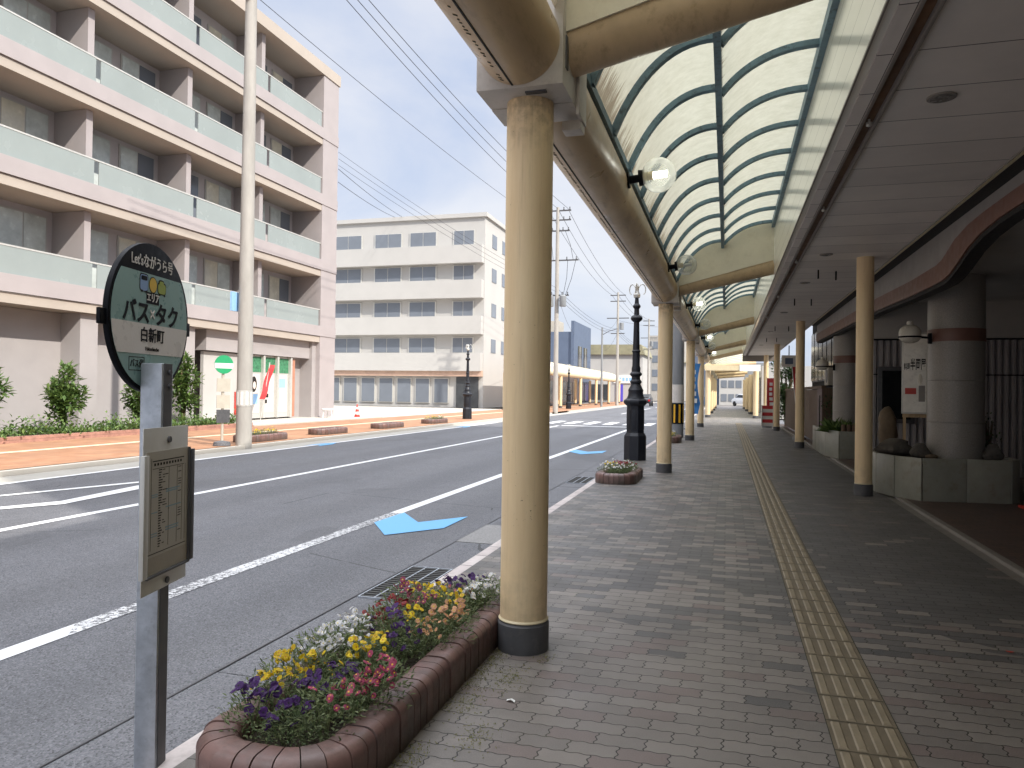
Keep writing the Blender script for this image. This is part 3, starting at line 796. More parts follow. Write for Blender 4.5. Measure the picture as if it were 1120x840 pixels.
# ------------------------------------------------------------------ second arcade past the side street, and the one across the road
def simple_arcade(name, y0, y1, xs, xw, label, flip=1, posts=9.6, roof='fibre', wall_row=True, hdr=True):
    t = thing(name, (xs, y0, 0), label, 'arcade'); o = t.location
    n = max(2, int((y1-y0)/posts)+1)
    for i in range(n):
        y = y0+0.3+(y1-y0-0.6)*i/(n-1)
        column(xs, y, 3.0, 0.16, t, o, 20)
        if wall_row: column(xw, y, 3.0, 0.16, t, o, 20)
        MB(o).tube([(xs, y, 3.2), (xw, y, 3.45)], 0.15, 16).build('crossbeam', M['tan2'], t)
    MB(o).tube([(xs, y0, 3.2), (xs, y1, 3.2)], 0.26, 24).build('edge_tube', M['tanlight'], t)
    prof = []
    for i in range(11):
        a = PI*0.5*i/10
        prof.append((xs+(xw-xs)*(1-math.cos(a)), 3.36+1.05*math.sin(a)))
    s = MB(o)
    for (xa, za), (xb, zb) in zip(prof[:-1], prof[1:]):
        s.quad((xa, y0, za), (xa, y1, za), (xb, y1, zb), (xb, y0, zb))
    s.build('roof_sheet', M[roof], t, fix=False)
    for i in range(int((y1-y0)/3)+1):
        y = y0+0.05+i*3
        r = MB(o)
        r.tube([(x, y, z+0.01) for x, z in prof], 0.035, 6)
        r.build('rib', M['tanlight'], t)
    if hdr:
        MB(o).box(min(xs,xw)-0.2, max(xs,xw)+0.2, y0-0.12, y0-0.02, 2.98, 3.3).build('header_board', M['tanlight'], t)
        MB(o).box(xw-1.0, xw+0.25, y0-0.15, y0-0.122, 2.95, 3.35).build('header_panel', M['white'], t)
    return t
simple_arcade('arcade_canopy', 48.5, 80, -1.15, 1.75, 'cream arcade canopy continuing beyond the sunlit side street gap', posts=8)
M['whitesheet'] = mat('white_roof_sheet', (0.50, 0.49, 0.46), 0.5, var=0.08, scale=1)
simple_arcade('arcade_canopy', 57.5, 107, -14.9, -17.4, 'white roofed arcade with cream columns across the road before the blue building', posts=9.2, roof='whitesheet', wall_row=True, hdr=False)

# ------------------------------------------------------------------ near shop building on the sidewalk side
sb = thing('shop_building', (2.6, 12, 0), 'dim shop building beside the sidewalk with arched grey fascia and granite pillars', 'building')
SO = sb.location
FX = 2.60
# arched front fascia: lower edge curves up towards the camera
low = [(24.0, 3.12), (14.6, 3.04), (12.0, 2.975), (10.9, 2.96), (10.4, 2.962), (10.25, 2.975), (10.08, 3.0), (9.79, 3.07), (9.4, 3.18), (8.94, 3.255), (8.44, 3.29), (8.0, 3.295)]
low += [(16.1-y, z) for y, z in low[::-1][1:-2]] + [(-6, 2.98)]
up = [(24.0, 3.56), (-6, 3.56)]
poly = low + [(-6, 3.9), (24.0, 3.9)]
MB(SO).prism(poly, lambda a, b, t: (FX+t, a, b), 0.0, 0.16).build('arch_fascia', M['metalclad'], sb, bevel=0)
band_top = [(24.0, 3.345), (14.6, 3.265), (12.0, 3.20), (10.66, 3.20), (10.42, 3.225), (10.25, 3.27), (9.87, 3.375), (9.38, 3.44), (8.86, 3.46), (8.05, 3.465)]
band_top += [(16.1-y, z) for y, z in band_top[::-1][1:-2]] + [(-6, 3.2)]
MB(SO).prism(low + band_top[::-1], lambda a, b, t: (FX+t, a, b-0.002), -0.025, -0.002).build('arch_band', M['brownband'], sb)
inner = [(y, z-0.05) for y, z in low]
MB(SO).prism([(y, z-0.001) for y, z in low] + [(y, z-0.05) for y, z in low][::-1], lambda a, b, t: (FX+t, a, b), 0.0, 0.155).build('arch_reveal', M['darkgap'], sb)
MB(SO).box(2.43, FX, -6, 24, 3.60, 3.66).build('shadow_gap', M['darkgap'], sb)
# recess: ceiling, back wall, corrugated end wall
MB(SO).box(2.76, 10, -6, 16.0, 3.34, 3.40).build('recess_ceiling', M['plaster'], sb)
MB(SO).box(9.0, 9.2, -6, 16, 0, 3.34).build('back_wall', M['corr'], sb)
MB(SO).box(2.9, 9.2, -6.2, -6, 0, 3.34).build('side_wall', M['corr'], sb)
MB(SO).box(2.75, 9.2, 16.0, 16.2, 2.62, 3.34).build('lintel', M['plaster'], sb)
MB(SO).box(2.75, 9.0, 15.97, 16.0, 2.60, 2.63).build('lintel_trim', M['black'], sb)
cr = MB(SO); xx = 2.75; pts = []
while xx < 9.0:
    pts += [(xx, 16.06), (xx+0.03, 16.0), (xx+0.07, 16.0), (xx+0.10, 16.06)]; xx += 0.12
for (xa, ya), (xb, yb) in zip(pts[:-1], pts[1:]):
    cr.quad((xa, ya, 0), (xb, yb, 0), (xb, yb, 2.6), (xa, ya, 2.6))
cw_ = cr.build('corrugated_wall', M['corr'], sb, fix=False, smooth=0)
MB(SO).box(2.75, 9.0, 15.965, 16.0, 1.92, 1.94).build('sheet_joint', M['black'], cw_)
w = MB(SO).box(2.84, 3.5, 15.93, 15.99, 0.98, 2.08).build('window', M['galvdark'], sb, bevel=0.008)
MB(SO).box(2.92, 3.42, 15.91, 15.929, 1.06, 2.0).build('pane', M['darkglass'], w)
# upper storeys, never in view but they throw the shade on the road
MB(SO).box(2.6, 14, 2.0, 24.0, 3.905, 13.9).build('upper_storey', M['greywall'], sb)
MB(SO).box(2.62, 14, -6, 1.99, 3.905, 9.3).build('upper_storey', M['greywall'], sb)
MB(SO).box(2.75, 9.2, 16.25, 24.0, 0.0, 0.02).build('floor_slab', M['forecourt'], sb)
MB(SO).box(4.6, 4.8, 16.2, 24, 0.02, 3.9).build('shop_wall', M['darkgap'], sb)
MB(SO).box(2.76, 4.6, 16.2, 24, 3.3, 3.36).build('recess_ceiling', M['plaster'], sb)
# granite pillars
def pillar(cx, cy, zb, ztop):
    r = 0.385
    zs = [zb, 1.13, 1.80, 2.355]
    p = MB(SO)
    prof = [(r, zb)]
    for z in (1.12, 1.75):
        prof += [(r, z-0.006), (r-0.012, z-0.003), (r-0.012, z+0.003), (r, z+0.006)]
    prof += [(r, ztop)]
    po = p.lathe(prof, (cx, cy, 0), 48).build('pillar', M['granite'], sb, smooth=0.9)
    MB(SO).lathe([(r+0.003, 2.34), (r+0.005, 2.345), (r+0.005, 2.525), (r+0.003, 2.53)], (cx, cy, 0), 48).build('pillar_band', M['brownband'], po)
pillar(3.36, 12.75, 0.5, 3.34)
pillar(3.05, 20.9, 0.3, 3.3)

# ------------------------------------------------------------------ granite planters with rocks
def wall_panels(path, z1, o, parent, t=0.05, plen=0.48):
    for (a, b) in zip(path[:-1], path[1:]):
        a, b = Vector((a[0], a[1], 0)), Vector((b[0], b[1], 0))
        L = (b-a).length; n = max(1, round(L/plen)); d = (b-a).normalized(); nn = Vector((d.y, -d.x, 0))
        for i in range(n):
            p = a+d*(L*(i+0.5)/n)
            MB(o).obox(p+Vector((0,0,z1/2+0.006)), d*(L/n/2-0.004), nn*(t/2), (0,0,z1/2-0.006)).build('panel', M['granitepanel'], parent, bevel=0.003)
pa = thing('stone_planter', (3.2, 12.6, 0), 'grey granite panel planter with rocks around the base of the near stone pillar', 'planter')
path = [(2.28, 14.2), (2.26, 12.62), (2.42, 12.15), (2.70, 11.80), (3.27, 11.88), (3.84, 11.96), (4.0, 12.15), (4.05, 14.2)]
wall_panels(path[:1]+path[1:2], 0.62, pa.location, pa, plen=0.4)
wall_panels(path[1:4], 0.62, pa.location, pa, plen=0.45)
wall_panels(path[3:], 0.62, pa.location, pa, plen=0.6)
sp_ = [(x, y) for x, y in path]
MB(pa.location).prism(sp_, lambda a, b, t: (a, b, t), 0.0, 0.54).build('soil_bed', M['soil'], pa)
MB(pa.location).prism([(x*0.995+0.012, y+0.02) for x, y in path], lambda a, b, t: (a, b, t), 0.541, 0.56).build('gravel', M['rock'], pa)
pb = thing('stone_planter', (2.6, 19.5, 0), 'grey granite planter holding spiky green plants and log edging by the far pillar', 'planter')
path2 = [(2.36, 22.4), (2.34, 20.6), (2.36, 19.55), (2.56, 18.85), (3.5, 18.9)]
wall_panels(path2[:3], 0.66, pb.location, pb, plen=0.8)
wall_panels(path2[2:], 0.66, pb.location, pb, plen=0.75)
MB(pb.location).prism(path2+[(3.5, 22.4)], lambda a, b, t: (a, b, t), 0.0, 0.58).build('soil_bed', M['soil'], pb)
lg = MB(pb.location)
for i in range(9):
    lg.lathe([(0.055, 0.58), (0.055, 0.78+0.03*random.random()), (0.045, 0.82)], (2.66+i*0.115, 18.98, 0), 10)
lg.build('log_edging', M['wood'], pb)

def rock(loc, r, sz, label, m='rock', group=None):
    mb = MB(); mb.ball((0, 0, sz*0.85), r, r*random.uniform(0.7, 1), sz, 14, 9)
    for v in mb.v:
        k = 1+0.35*math.sin(v.x*19+loc[0]*7)*math.cos(v.y*17+loc[1]*3)+0.2*math.sin(v.z*23)
        v.x *= k; v.y *= k
        if v.z < 0.0: v.z = 0.0
    o = mb.build('rock', M[m], None, smooth=0.9); o.location = loc
    return tag(o, label, 'rock', group)
rock((2.58, 13.0, 0.56), 0.26, 0.15, 'low dark boulder at the left of the granite planter')
rock((2.82, 12.55, 0.56), 0.15, 0.13, 'squarish brown rock beside the low dark boulder')
rock((2.96, 12.40, 0.56), 0.07, 0.045, 'small brown stone on the front rim of the granite planter', 'stonepale')
rock((2.62, 13.75, 0.56), 0.17, 0.42, 'tall brown standing stone in the granite planter behind the boulder', 'stonepale')
rock((3.78, 12.5, 0.56), 0.16, 0.14, 'dark rock at the right of the near stone pillar')

# signboard with brush lettering on a wooden stand
sg = thing('signboard', (2.92, 13.35, 0.56), 'white signboard with black brush lettering on a pale wooden stand beside the pillar', 'signboard')
SGO = sg.location
u_ = Vector((0.93, -0.20, 0)).normalized(); n_v = Vector((-0.20, -0.93, 0)).normalized()
SC = Vector((2.94, 13.4, 1.88))
cab = MB(SGO).obox(SC, u_*0.19, n_v*0.06, Vector((0,0,0.66))).build('cabinet', M['alu'], sg, bevel=0.008)
MB(SGO).obox(SC+n_v*0.062, u_*0.165, n_v*0.003, Vector((0,0,0.63))).build('face', mat('sign_face_white', (0.72,0.69,0.62), 0.3, var=0.10, scale=8), cab)
letters('半岡屋', 0.20, M['ink'], cab, SC+n_v*0.0665+u_*0.045+Vector((0,0,0.13))-SGO, u_, (0,0,1), n_v, xs=0.38, bold=0.004)
letters('料理', 0.12, M['ink'], cab, SC+n_v*0.0665-u_*0.115+Vector((0,0,0.10))-SGO, u_, (0,0,1), n_v, xs=0.36, bold=0.002)
MB(SGO).obox(SC+n_v*0.0665-u_*0.06+Vector((0,0,-0.29)), u_*0.08, n_v*0.001, Vector((0,0,0.05))).build('red_panel', M['red'], cab)
MB(SGO).obox(SC+n_v*0.0665+u_*0.10+Vector((0,0,-0.33)), u_*0.045, n_v*0.001, Vector((0,0,0.13))).build('printed_panel', M['greytrim'], cab)
MB(SGO).ball(SC+n_v*0.058+u_*0.09+Vector((0,0,-0.10)), 0.05, 0.012, 0.10).build('picture_patch', M['opal'], cab)
st = MB(SGO)
for k in (-1, 1):
    st.obox(Vector((2.97, 13.42, 0.88))+u_*0.17*k, u_*0.022, n_v*0.03, Vector((0,0,0.32)))
st.build('stand_leg', M['woodpale'], sg)
MB(SGO).obox(Vector((2.97, 13.42, 1.19)), u_*0.2, n_v*0.04, Vector((0,0,0.028))).build('stand_rail', M['woodpale'], sg)

# wall globes on the pillars
def pillar_lamp(loc, label):
    t = thing('wall_lamp', loc, label, 'lamp', 'acorn lamps on the granite pillars'); o = Vector((0,0,0))
    MB().lathe([(0.005,-0.085),(0.06,-0.08),(0.115,-0.055),(0.150,-0.012),(0.152,0.0)], (0,0,0), 32).build('bowl', M['opal'], t)
    MB().lathe([(0.155,0.022),(0.156,0.06),(0.148,0.11),(0.125,0.155),(0.085,0.185),(0.05,0.197),(0.044,0.2),(0.042,0.25),(0.03,0.255)], (0,0,0), 32).build('dome', M['opal'], t)
    MB().lathe([(0.158,-0.003),(0.163,0.0),(0.163,0.02),(0.158,0.023)], (0,0,0), 32).build('ring', M['black'], t)
    MB().tube([(0.15,0.02,0.01),(0.30,0.05,0.0)], 0.018, 10).build('arm', M['black'], t)
    MB().tube([(0.285,0.05,-0.09),(0.285,0.05,0.07)], 0.028, 10).build('back_plate', M['black'], t)
    return t
pl_ = pillar_lamp((2.68, 12.55, 2.40), 'opal acorn lamp in a black ring on the near stone pillar by the signboard')
again(pl_, (2.38, 20.72, 2.24), None, 'opal acorn lamp on the far stone pillar above the spiky plants')

# traffic cone
cn = thing('traffic_cone', (4.02, 11.45, 0.012), 'red traffic cone with white bands at the corner of the granite planter', 'traffic cone')
MB().box(-0.19,0.19,-0.19,0.19,0,0.035).build('base', M['red'], cn, bevel=0.012)
MB().lathe([(0.15,0.035),(0.125,0.17)], (0,0,0), 24).build('cone', M['red'], cn)
MB().lathe([(0.126,0.17),(0.10,0.30)], (0,0,0), 24).build('white_band', M['white'], cn)
MB().lathe([(0.10,0.30),(0.075,0.44)], (0,0,0), 24).build('cone', M['red'], cn)
MB().lathe([(0.076,0.44),(0.055,0.55)], (0,0,0), 24).build('white_band', M['white'], cn)
MB().lathe([(0.055,0.55),(0.028,0.69),(0.02,0.70)], (0,0,0), 24).build('cone', M['red'], cn)

# ------------------------------------------------------------------ neighbour: dark windows above a wooden fence
nb = thing('timber_shop', (2.9, 28, 0), 'dark fronted timber shop with tall black windows beyond the granite pillars', 'building')
NO = nb.location
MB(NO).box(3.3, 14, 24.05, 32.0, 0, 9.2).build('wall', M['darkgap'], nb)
for i, y in enumerate((24.3, 25.5, 26.7, 27.9, 29.1, 30.3)):
    f = MB(NO).box(3.22, 3.29, y, y+1.1, 2.0, 3.9).build('window', M['galvdark'], nb)
    MB(NO).box(3.19, 3.219, y+0.06, y+1.04, 2.06, 3.85).build('pane', M['darkglass'], f)
MB(NO).box(3.12, 3.3, 24.1, 24.25, 1.9, 3.9).build('pilaster', M['tanlight'], nb)
ac = thing('air_conditioner', (2.98, 23.6, 1.80), 'beige outdoor air conditioner mounted above the wooden fence', 'air conditioner')
MB().box(-0.16,0.16,-0.42,0.42,0,0.58).build('casing', M['acwhite'], ac, bevel=0.015)
MB().tube([(-0.165,-0.12,0.29),(-0.172,-0.12,0.29)], 0.22, 24).build('fan_grille', M['galvdark'], ac)
MB().box(-0.14,0.3,-0.3,-0.26,-0.05,-0.005).box(-0.14,0.3,0.26,0.3,-0.05,-0.005).build('bracket', M['galvdark'], ac)
fe = thing('wooden_fence', (2.7, 23.5, 0), 'weathered brown board fence with a reddish door running along the sidewalk', 'fence')
FO = fe.location
fb = MB(FO); y = 24.0
while y < 37:
    fb.box(2.66, 2.69, y, y+0.145, 0.06, 1.68+0.0*y); y += 0.15
fb.build('boards', M['wood'], fe)
MB(FO).box(2.60, 2.72, 22.8, 37, 1.69, 1.78).build('cap_rail', M['wood'], fe)
fp = MB(FO)
MB(FO).box(2.62, 2.66, 22.85, 23.95, 0.04, 1.69).build('door', M['woodred'], fe)
MB(FO).box(2.605, 2.62, 23.25, 23.4, 0.45, 1.5).build('door_slot', M['darkgap'], fe)
MB(FO).box(2.64, 3.4, 22.76, 22.8, 0.02, 1.72).build('side_boards', M['wood'], fe)

# ------------------------------------------------------------------ plants
def leaf_card(mb, p, L, W, d, up):
    d = Vector(d).normalized(); s = d.cross(Vector(up))
    if s.length < 1e-3: s = d.orthogonal()
    s.normalize(); nn = s.cross(d)
    p = Vector(p)
    mb.add([p, p+d*L*0.5+s*W*0.5+nn*L*0.08, p+d*L-nn*L*0.06, p+d*L*0.5-s*W*0.5+nn*L*0.08], [(0,1,2),(0,2,3)])
def rdir(zmin=-0.3):
    while True:
        d = Vector((random.uniform(-1,1), random.uniform(-1,1), random.uniform(zmin,1)))
        if 0.1 < d.length < 1: return d.normalized()
def foliage(n, rx, ry, z0, z1, L, W, mb=None, clump=8):
    mb = mb or MB()
    cs = [(random.uniform(-1,1), random.uniform(-1,1), random.random()) for _ in range(clump)]
    for i in range(n):
        while True:
            a, b = random.uniform(-1,1), random.uniform(-1,1)
            if a*a+b*b < 1: break
        if i % 2:
            q = random.choice(cs); a = q[0]*0.75+a*0.3; b = q[1]*0.75+b*0.3
        t = random.random()
        k = math.sqrt(max(0.05, 1-(2*t-1)**2*0.85)) if z1-z0 > rx else 1-0.4*t
        leaf_card(mb, (a*rx*k, b*ry*k, z0+(z1-z0)*t), L*random.uniform(0.6,1.3), W*random.uniform(0.7,1.2), rdir(), (0,0,1))
    return mb
def shrub(x, y, z, rx, h, n, L, name, label, cat, m='leafdark', group=None, stem=True, ry=None):
    t = thing(name, (x, y, z), label, cat, group)
    mb = MB()
    # uneven crown: many small clumps of different size with gaps between them
    cl_ = []
    for i in range(16):
        d = rdir(-0.8); q = random.uniform(0.25, 0.85)
        cl_.append((Vector((d.x*rx*q, d.y*(ry or rx)*q, h*0.52+d.z*h*0.40*random.uniform(0.6, 1.1))), random.uniform(0.22, 0.5)*min(rx, h*0.4)+0.06))
    for i in range(n):
        d = rdir(-1); c_, cr_ = random.choice(cl_)
        p = c_+d*cr_*random.uniform(0.35, 1.25)
        p.z = max(0.03, p.z)
        leaf_card(mb, p, L*random.uniform(0.6,1.3), L*0.5, (d+rdir()*0.9), (0,0,1))
    mb.build('foliage', M[m], t, fix=False, smooth=0)
    s = MB()
    for i in range(5):
        a = rdir(0.5)
        s.tube([(0,0,0), (a.x*rx*0.3, a.y*rx*0.3, h*0.4), (a.x*rx*0.7, a.y*rx*0.7, h*0.8)], [0.03*h, 0.02*h, 0.006*h], 6)
    s.build('branches', M['twig'], t)
    return t
# spiky plants in the far granite planter
for i, (x, y) in enumerate(((2.52, 19.5), (2.75, 19.35), (2.62, 20.1), (2.9, 19.7))):
    t = thing('spiky_plant', (x, y, 0.58), 'spiky grass-leaved plant in the far granite planter', 'plant', 'spiky plants in the far granite planter')
    mb = MB()
    for k in range(90):
        a = random.uniform(0, 2*PI); e = random.uniform(0.2, 1.2)
        leaf_card(mb, (random.uniform(-.08,.08), random.uniform(-.08,.08), 0), random.uniform(0.22, 0.48), 0.035, (math.cos(a)*math.cos(e), math.sin(a)*math.cos(e), math.sin(e)), (0,0,1))
    mb.build('leaves', M['leafbright'], t, fix=False, smooth=0)
shrub(3.15, 22.5, 0.3, 0.5, 1.5, 500, 0.10, 'hanging_shrub', 'dark leafy bush hanging beside the far stone pillar', 'shrub')
shrub(3.85, 12.9, 0.5, 0.16, 0.8, 160, 0.06, 'potted_bonsai', 'small dark bonsai behind the right rock of the granite planter', 'plant')
shrub(2.75, 37.4, 0, 0.75, 3.3, 1900, 0.16, 'garden_tree', 'dense dark green tree at the end of the board fence', 'tree')
shrub(3.3, 39.5, 0, 0.9, 2.4, 900, 0.16, 'garden_shrub', 'broad dark shrub behind the tree at the fence end', 'shrub')

# ------------------------------------------------------------------ brick flower beds with pansies
def stadium(x0, x1, y0, y1, r, step):
    """outline points with tangents, evenly spaced"""
    segs = []
    cs = [(x1-r, y0+r, -PI/2), (x1-r, y1-r, 0), (x0+r, y1-r, PI/2), (x0+r, y0+r, PI)]
    pts = []
    for i, (cx, cy, a0) in enumerate(cs):
        for k in range(13):
            a = a0+PI/2*k/12
            pts.append(Vector((cx+r*math.cos(a), cy+r*math.sin(a), 0)))
    pts.append(pts[0])
    out = []; acc = 0; d0 = 0
    tot = sum((b-a).length for a, b in zip(pts[:-1], pts[1:]))
    n = round(tot/step); st = tot/n; nxt = st/2
    for a, b in zip(pts[:-1], pts[1:]):
        L = (b-a).length
        while nxt <= d0+L and L > 1e-9:
            t = (nxt-d0)/L
            out.append((a+(b-a)*t, (b-a).normalized())); nxt += st
        d0 += L
    return out, st
def flower_bed(x0, x1, y0, y1, r, h, label, z=0.0, step=0.072, thick=0.16):
    t = thing('flower_bed', ((x0+x1)/2, (y0+y1)/2, z), label, 'flower bed', 'brick edged flower beds')
    o = t.location
    pts, st = stadium(x0+thick/2, x1-thick/2, y0+thick/2, y1-thick/2, max(0.05, r-thick/2), step)
    rim = MB(o)
    hw = thick/2; rt = 0.055
    prof = [(-hw, 0.0), (-hw, h-0.045)]
    for q in range(1, 5):
        t_ = PI/2*q/4; prof.append((-hw+0.045*(1-math.cos(t_)), h-0.045+0.045*math.sin(t_)))
    for q in range(0, 6):
        t_ = PI/2*q/5; prof.append((hw-rt+rt*math.sin(t_), h-rt+rt*math.cos(t_)))
    prof.append((hw, 0.0))
    m_ = len(prof)
    for i in range(len(pts)):
        (pa_, da_), (pb_, db_) = pts[i], pts[(i+1) % len(pts)]
        k = random.uniform(-0.0035, 0.0035); gap = random.uniform(0.0022, 0.0042)
        vs = []
        for p, d, sg in ((pa_, da_, 1), (pb_, db_, -1)):
            nn = Vector((d.y, -d.x, 0))
            for a, b in prof:
                vs.append(p + nn*(a+k) + Vector((0, 0, z+b+k*0.8)) + d*(sg*gap))
        fs = [tuple(range(m_))[::-1], tuple(range(m_, 2*m_))] + [(j, (j+1) % m_, m_+(j+1) % m_, m_+j) for j in range(m_)]
        rim.add(vs, fs)
    rim.build('brick_rim', M['brick'], t, smooth=0.5)
    core = MB(o)
    n = len(pts); hw = thick/2-0.011
    vs = []
    for p, d in pts:
        nn = Vector((d.y, -d.x, 0))
        vs += [p-nn*hw+Vector((0,0,z)), p-nn*hw+Vector((0,0,z+h-0.035)), p+nn*(hw-0.02)+Vector((0,0,z+h-0.03)), p+nn*hw+Vector((0,0,z))]
    fs = []
    for i in range(n):
        j = (i+1) % n
        for k in range(3):
            fs.append((i*4+k, j*4+k, j*4+k+1, i*4+k+1))
    core.add(vs, fs).build('mortar_bed', M['mortar'], t)
    so = MB(o); rings = 6
    cx, cy = (x0+x1)/2, (y0+y1)/2
    ppts = [p - Vector((d.y, -d.x, 0))*(thick/2-0.02) for p, d in pts]
    n = len(ppts); vs = [(cx, cy, z+h-0.06)]
    for q in range(1, rings+1):
        for p in ppts:
            vs.append((cx+(p.x-cx)*q/rings, cy+(p.y-cy)*q/rings, z+h-0.07+random.uniform(-0.012, 0.012)))
    fs = [(0, 1+k, 1+(k+1) % n) for k in range(n)]
    for q in range(rings-1):
        for k in range(n):
            fs.append((1+q*n+k, 1+(q+1)*n+k, 1+(q+1)*n+(k+1) % n, 1+q*n+(k+1) % n))
    so.add(vs, fs).build('soil', M['soil'], t)
    return t
# pansy prototypes
def pansy_mesh(color):
    mb = MB()
    def petal(ang, L, W, lift, m):
        mb.m = m
        d = Vector((math.cos(ang), math.sin(ang), 0)); s = Vector((-d.y, d.x, 0))
        pr = [(0.0, 0.10, 0.0), (0.35, 0.62, lift*0.5), (0.72, 0.96, lift*0.9), (0.97, 0.58, lift*0.2-0.001)]
        vs = []
        for a, b, z in pr:
            vs += [d*L*a-s*W*b*0.5+Vector((0,0,z-0.002*b)), d*L*a+s*W*b*0.5+Vector((0,0,z-0.002*b))]
        vs.append(d*L*1.04+Vector((0,0,lift*0.3)))
        mb.add(vs, [(0,2,3,1), (2,4,5,3), (4,6,7,5), (6,8,7)])
    for i, (a, L, W) in enumerate(((70, .021, .024), (110, .021, .024), (0, .019, .022), (180, .019, .022), (-90, .022, .030))):
        petal(R(a), L, W, 0.002+0.0012*i, 0)
    mb.m = 1
    c = Vector((0, -0.001, 0.0075)); vs = [c]
    for k in range(8):
        a = 2*PI*k/8; q = 0.0065 if k % 2 else 0.0045
        vs.append(c+Vector((math.cos(a)*q, math.sin(a)*q-0.001, -0.0006)))
    mb.add(vs, [(0, 1+k, 1+(k+1) % 8) for k in range(8)])
    return mb.mesh('flower', [M['p_'+color], M['c_'+color]], smooth=0, fix=False)
FM = {k: pansy_mesh(k) for k in PET}
def plant_mesh():
    mb = MB()
    for i in range(10):
        a = random.uniform(0, 2*PI); rr = random.uniform(0.02, 0.11); h = random.uniform(0.08, 0.17)
        mb.tube([(0.02*math.cos(a), 0.02*math.sin(a), 0), (rr*0.6*math.cos(a), rr*0.6*math.sin(a), h*0.6), (rr*math.cos(a), rr*math.sin(a), h)], 0.0018, 4)
    for i in range(520):
        a = random.uniform(0, 2*PI); rr = 0.14*math.sqrt(random.random()); t = random.random()
        z = 0.005+t*(0.185-0.45*rr)
        e = random.uniform(-0.2, 1.1)
        leaf_card(mb, (rr*math.cos(a), rr*math.sin(a), z), random.uniform(0.014, 0.036), random.uniform(0.005, 0.012), (math.cos(a+random.uniform(-1.2,1.2))*math.cos(e), math.sin(a+random.uniform(-1.2,1.2))*math.cos(e), math.sin(e)), (0,0,1))
    return mb.mesh('foliage', M['leaf'], smooth=0, fix=False)
PM = [plant_mesh() for _ in range(4)]
CN = dict(yellow='bright yellow', purple='deep purple', white='white', magenta='magenta and orange', peach='peach orange', red='dark red', plum='plum and yellow')
def pansy(x, y, z, color, nf, where, sc_=1.0, spread=0.12):
    t = thing('pansy_plant', (x, y, z), '%s pansies %s' % (CN[color], where), 'flowers', '%s pansies %s' % (CN[color], where), random.uniform(0, 2*PI))
    f = bpy.data.objects.new('foliage', random.choice(PM)); COL.objects.link(f); f.parent = t
    f.scale = (sc_, sc_, sc_*random.uniform(0.85, 1.15)); f.rotation_euler = (0, 0, random.uniform(0, 6))
    rz = t.rotation_euler.z
    for i in range(int(nf*2.3)):
        a = random.uniform(0, 2*PI); rr = spread*math.sqrt(random.random())
        o = bpy.data.objects.new('flower', FM[color]); COL.objects.link(o); o.parent = t
        o.location = (rr*math.cos(a), rr*math.sin(a), (0.165-0.35*rr+random.uniform(-0.03, 0.055))*sc_)
        # faces tip outwards and towards the open sidewalk side
        want = Vector((random.uniform(-0.8, 1.0), random.uniform(-1.25, 0.45), random.uniform(0.35, 1.0))).normalized()
        want = Matrix.Rotation(-rz, 3, 'Z') @ want
        q = want.to_track_quat('Z', 'Y')
        o.rotation_euler = (q.to_matrix() @ Matrix.Rotation(random.uniform(-0.5, 0.5), 3, 'Z')).to_euler()
        k = random.uniform(0.55, 0.86)*sc_*(1.25 if color == 'purple' else 1.0); o.scale = (k, k*random.uniform(0.85, 1.1), k)
    return t
flower_bed(-1.96, -1.275, 2.24, 4.74, 0.28, 0.195, 'long brick flower bed of mixed pansies beside the bus stop pole')
Z0 = 0.135
W = {'a': 'at the near end of the long brick bed', 'b': 'along the street side of the long brick bed', 'c': 'in the middle of the long brick bed', 'd': 'at the far end of the long brick bed'}
LIST = [
 (-1.80, 2.70, 'purple', 9, 'a'), (-1.62, 2.66, 'purple', 8, 'a'), (-1.68, 2.88, 'purple', 9, 'a'), (-1.86, 2.90, 'yellow', 9, 'b'), (-1.88, 3.08, 'yellow', 12, 'b'),
 (-1.78, 3.14, 'yellow', 8, 'b'), (-1.60, 3.05, 'purple', 9, 'c'), (-1.46, 2.92, 'magenta', 12, 'a'), (-1.44, 3.06, 'magenta', 10, 'a'), (-1.50, 2.74, 'magenta', 3, 'a'),
 (-1.88, 3.32, 'white', 11, 'b'), (-1.89, 3.48, 'white', 13, 'b'), (-1.88, 3.64, 'white', 13, 'b'), (-1.76, 3.42, 'white', 8, 'b'), (-1.64, 3.32, 'yellow', 8, 'c'),
 (-1.66, 3.55, 'yellow', 6, 'c'), (-1.58, 3.62, 'purple', 8, 'c'), (-1.74, 3.76, 'purple', 6, 'c'), (-1.48, 3.72, 'peach', 9, 'c'), (-1.44, 3.92, 'peach', 10, 'c'),
 (-1.85, 3.86, 'red', 10, 'b'), (-1.84, 4.02, 'red', 11, 'b'), (-1.62, 3.90, 'yellow', 7, 'c'), (-1.70, 4.12, 'plum', 9, 'c'), (-1.86, 4.26, 'plum', 10, 'd'),
 (-1.84, 4.46, 'yellow', 9, 'd'), (-1.68, 4.34, 'yellow', 9, 'd'), (-1.54, 4.20, 'yellow', 7, 'd'), (-1.46, 4.12, 'peach', 7, 'd'), (-1.58, 4.48, 'plum', 7, 'd'),
 (-1.72, 4.66, 'purple', 9, 'd'), (-1.60, 4.76, 'purple', 8, 'd'), (-1.48, 4.42, 'white', 8, 'd'), (-1.44, 4.58, 'white', 10, 'd'), (-1.46, 4.74, 'white', 8, 'd'),
]
for x, y, c, nf, w in LIST:
    pansy(-1.275+(x+1.275)*0.93, 2.50+(y-2.66)*0.98, Z0, c, nf, W[w], random.uniform(0.82, 1.12), 0.095)
flower_bed(-2.10, -1.42, 12.05, 13.6, 0.30, 0.17, 'small rounded brick flower bed in front of the black lamp post')
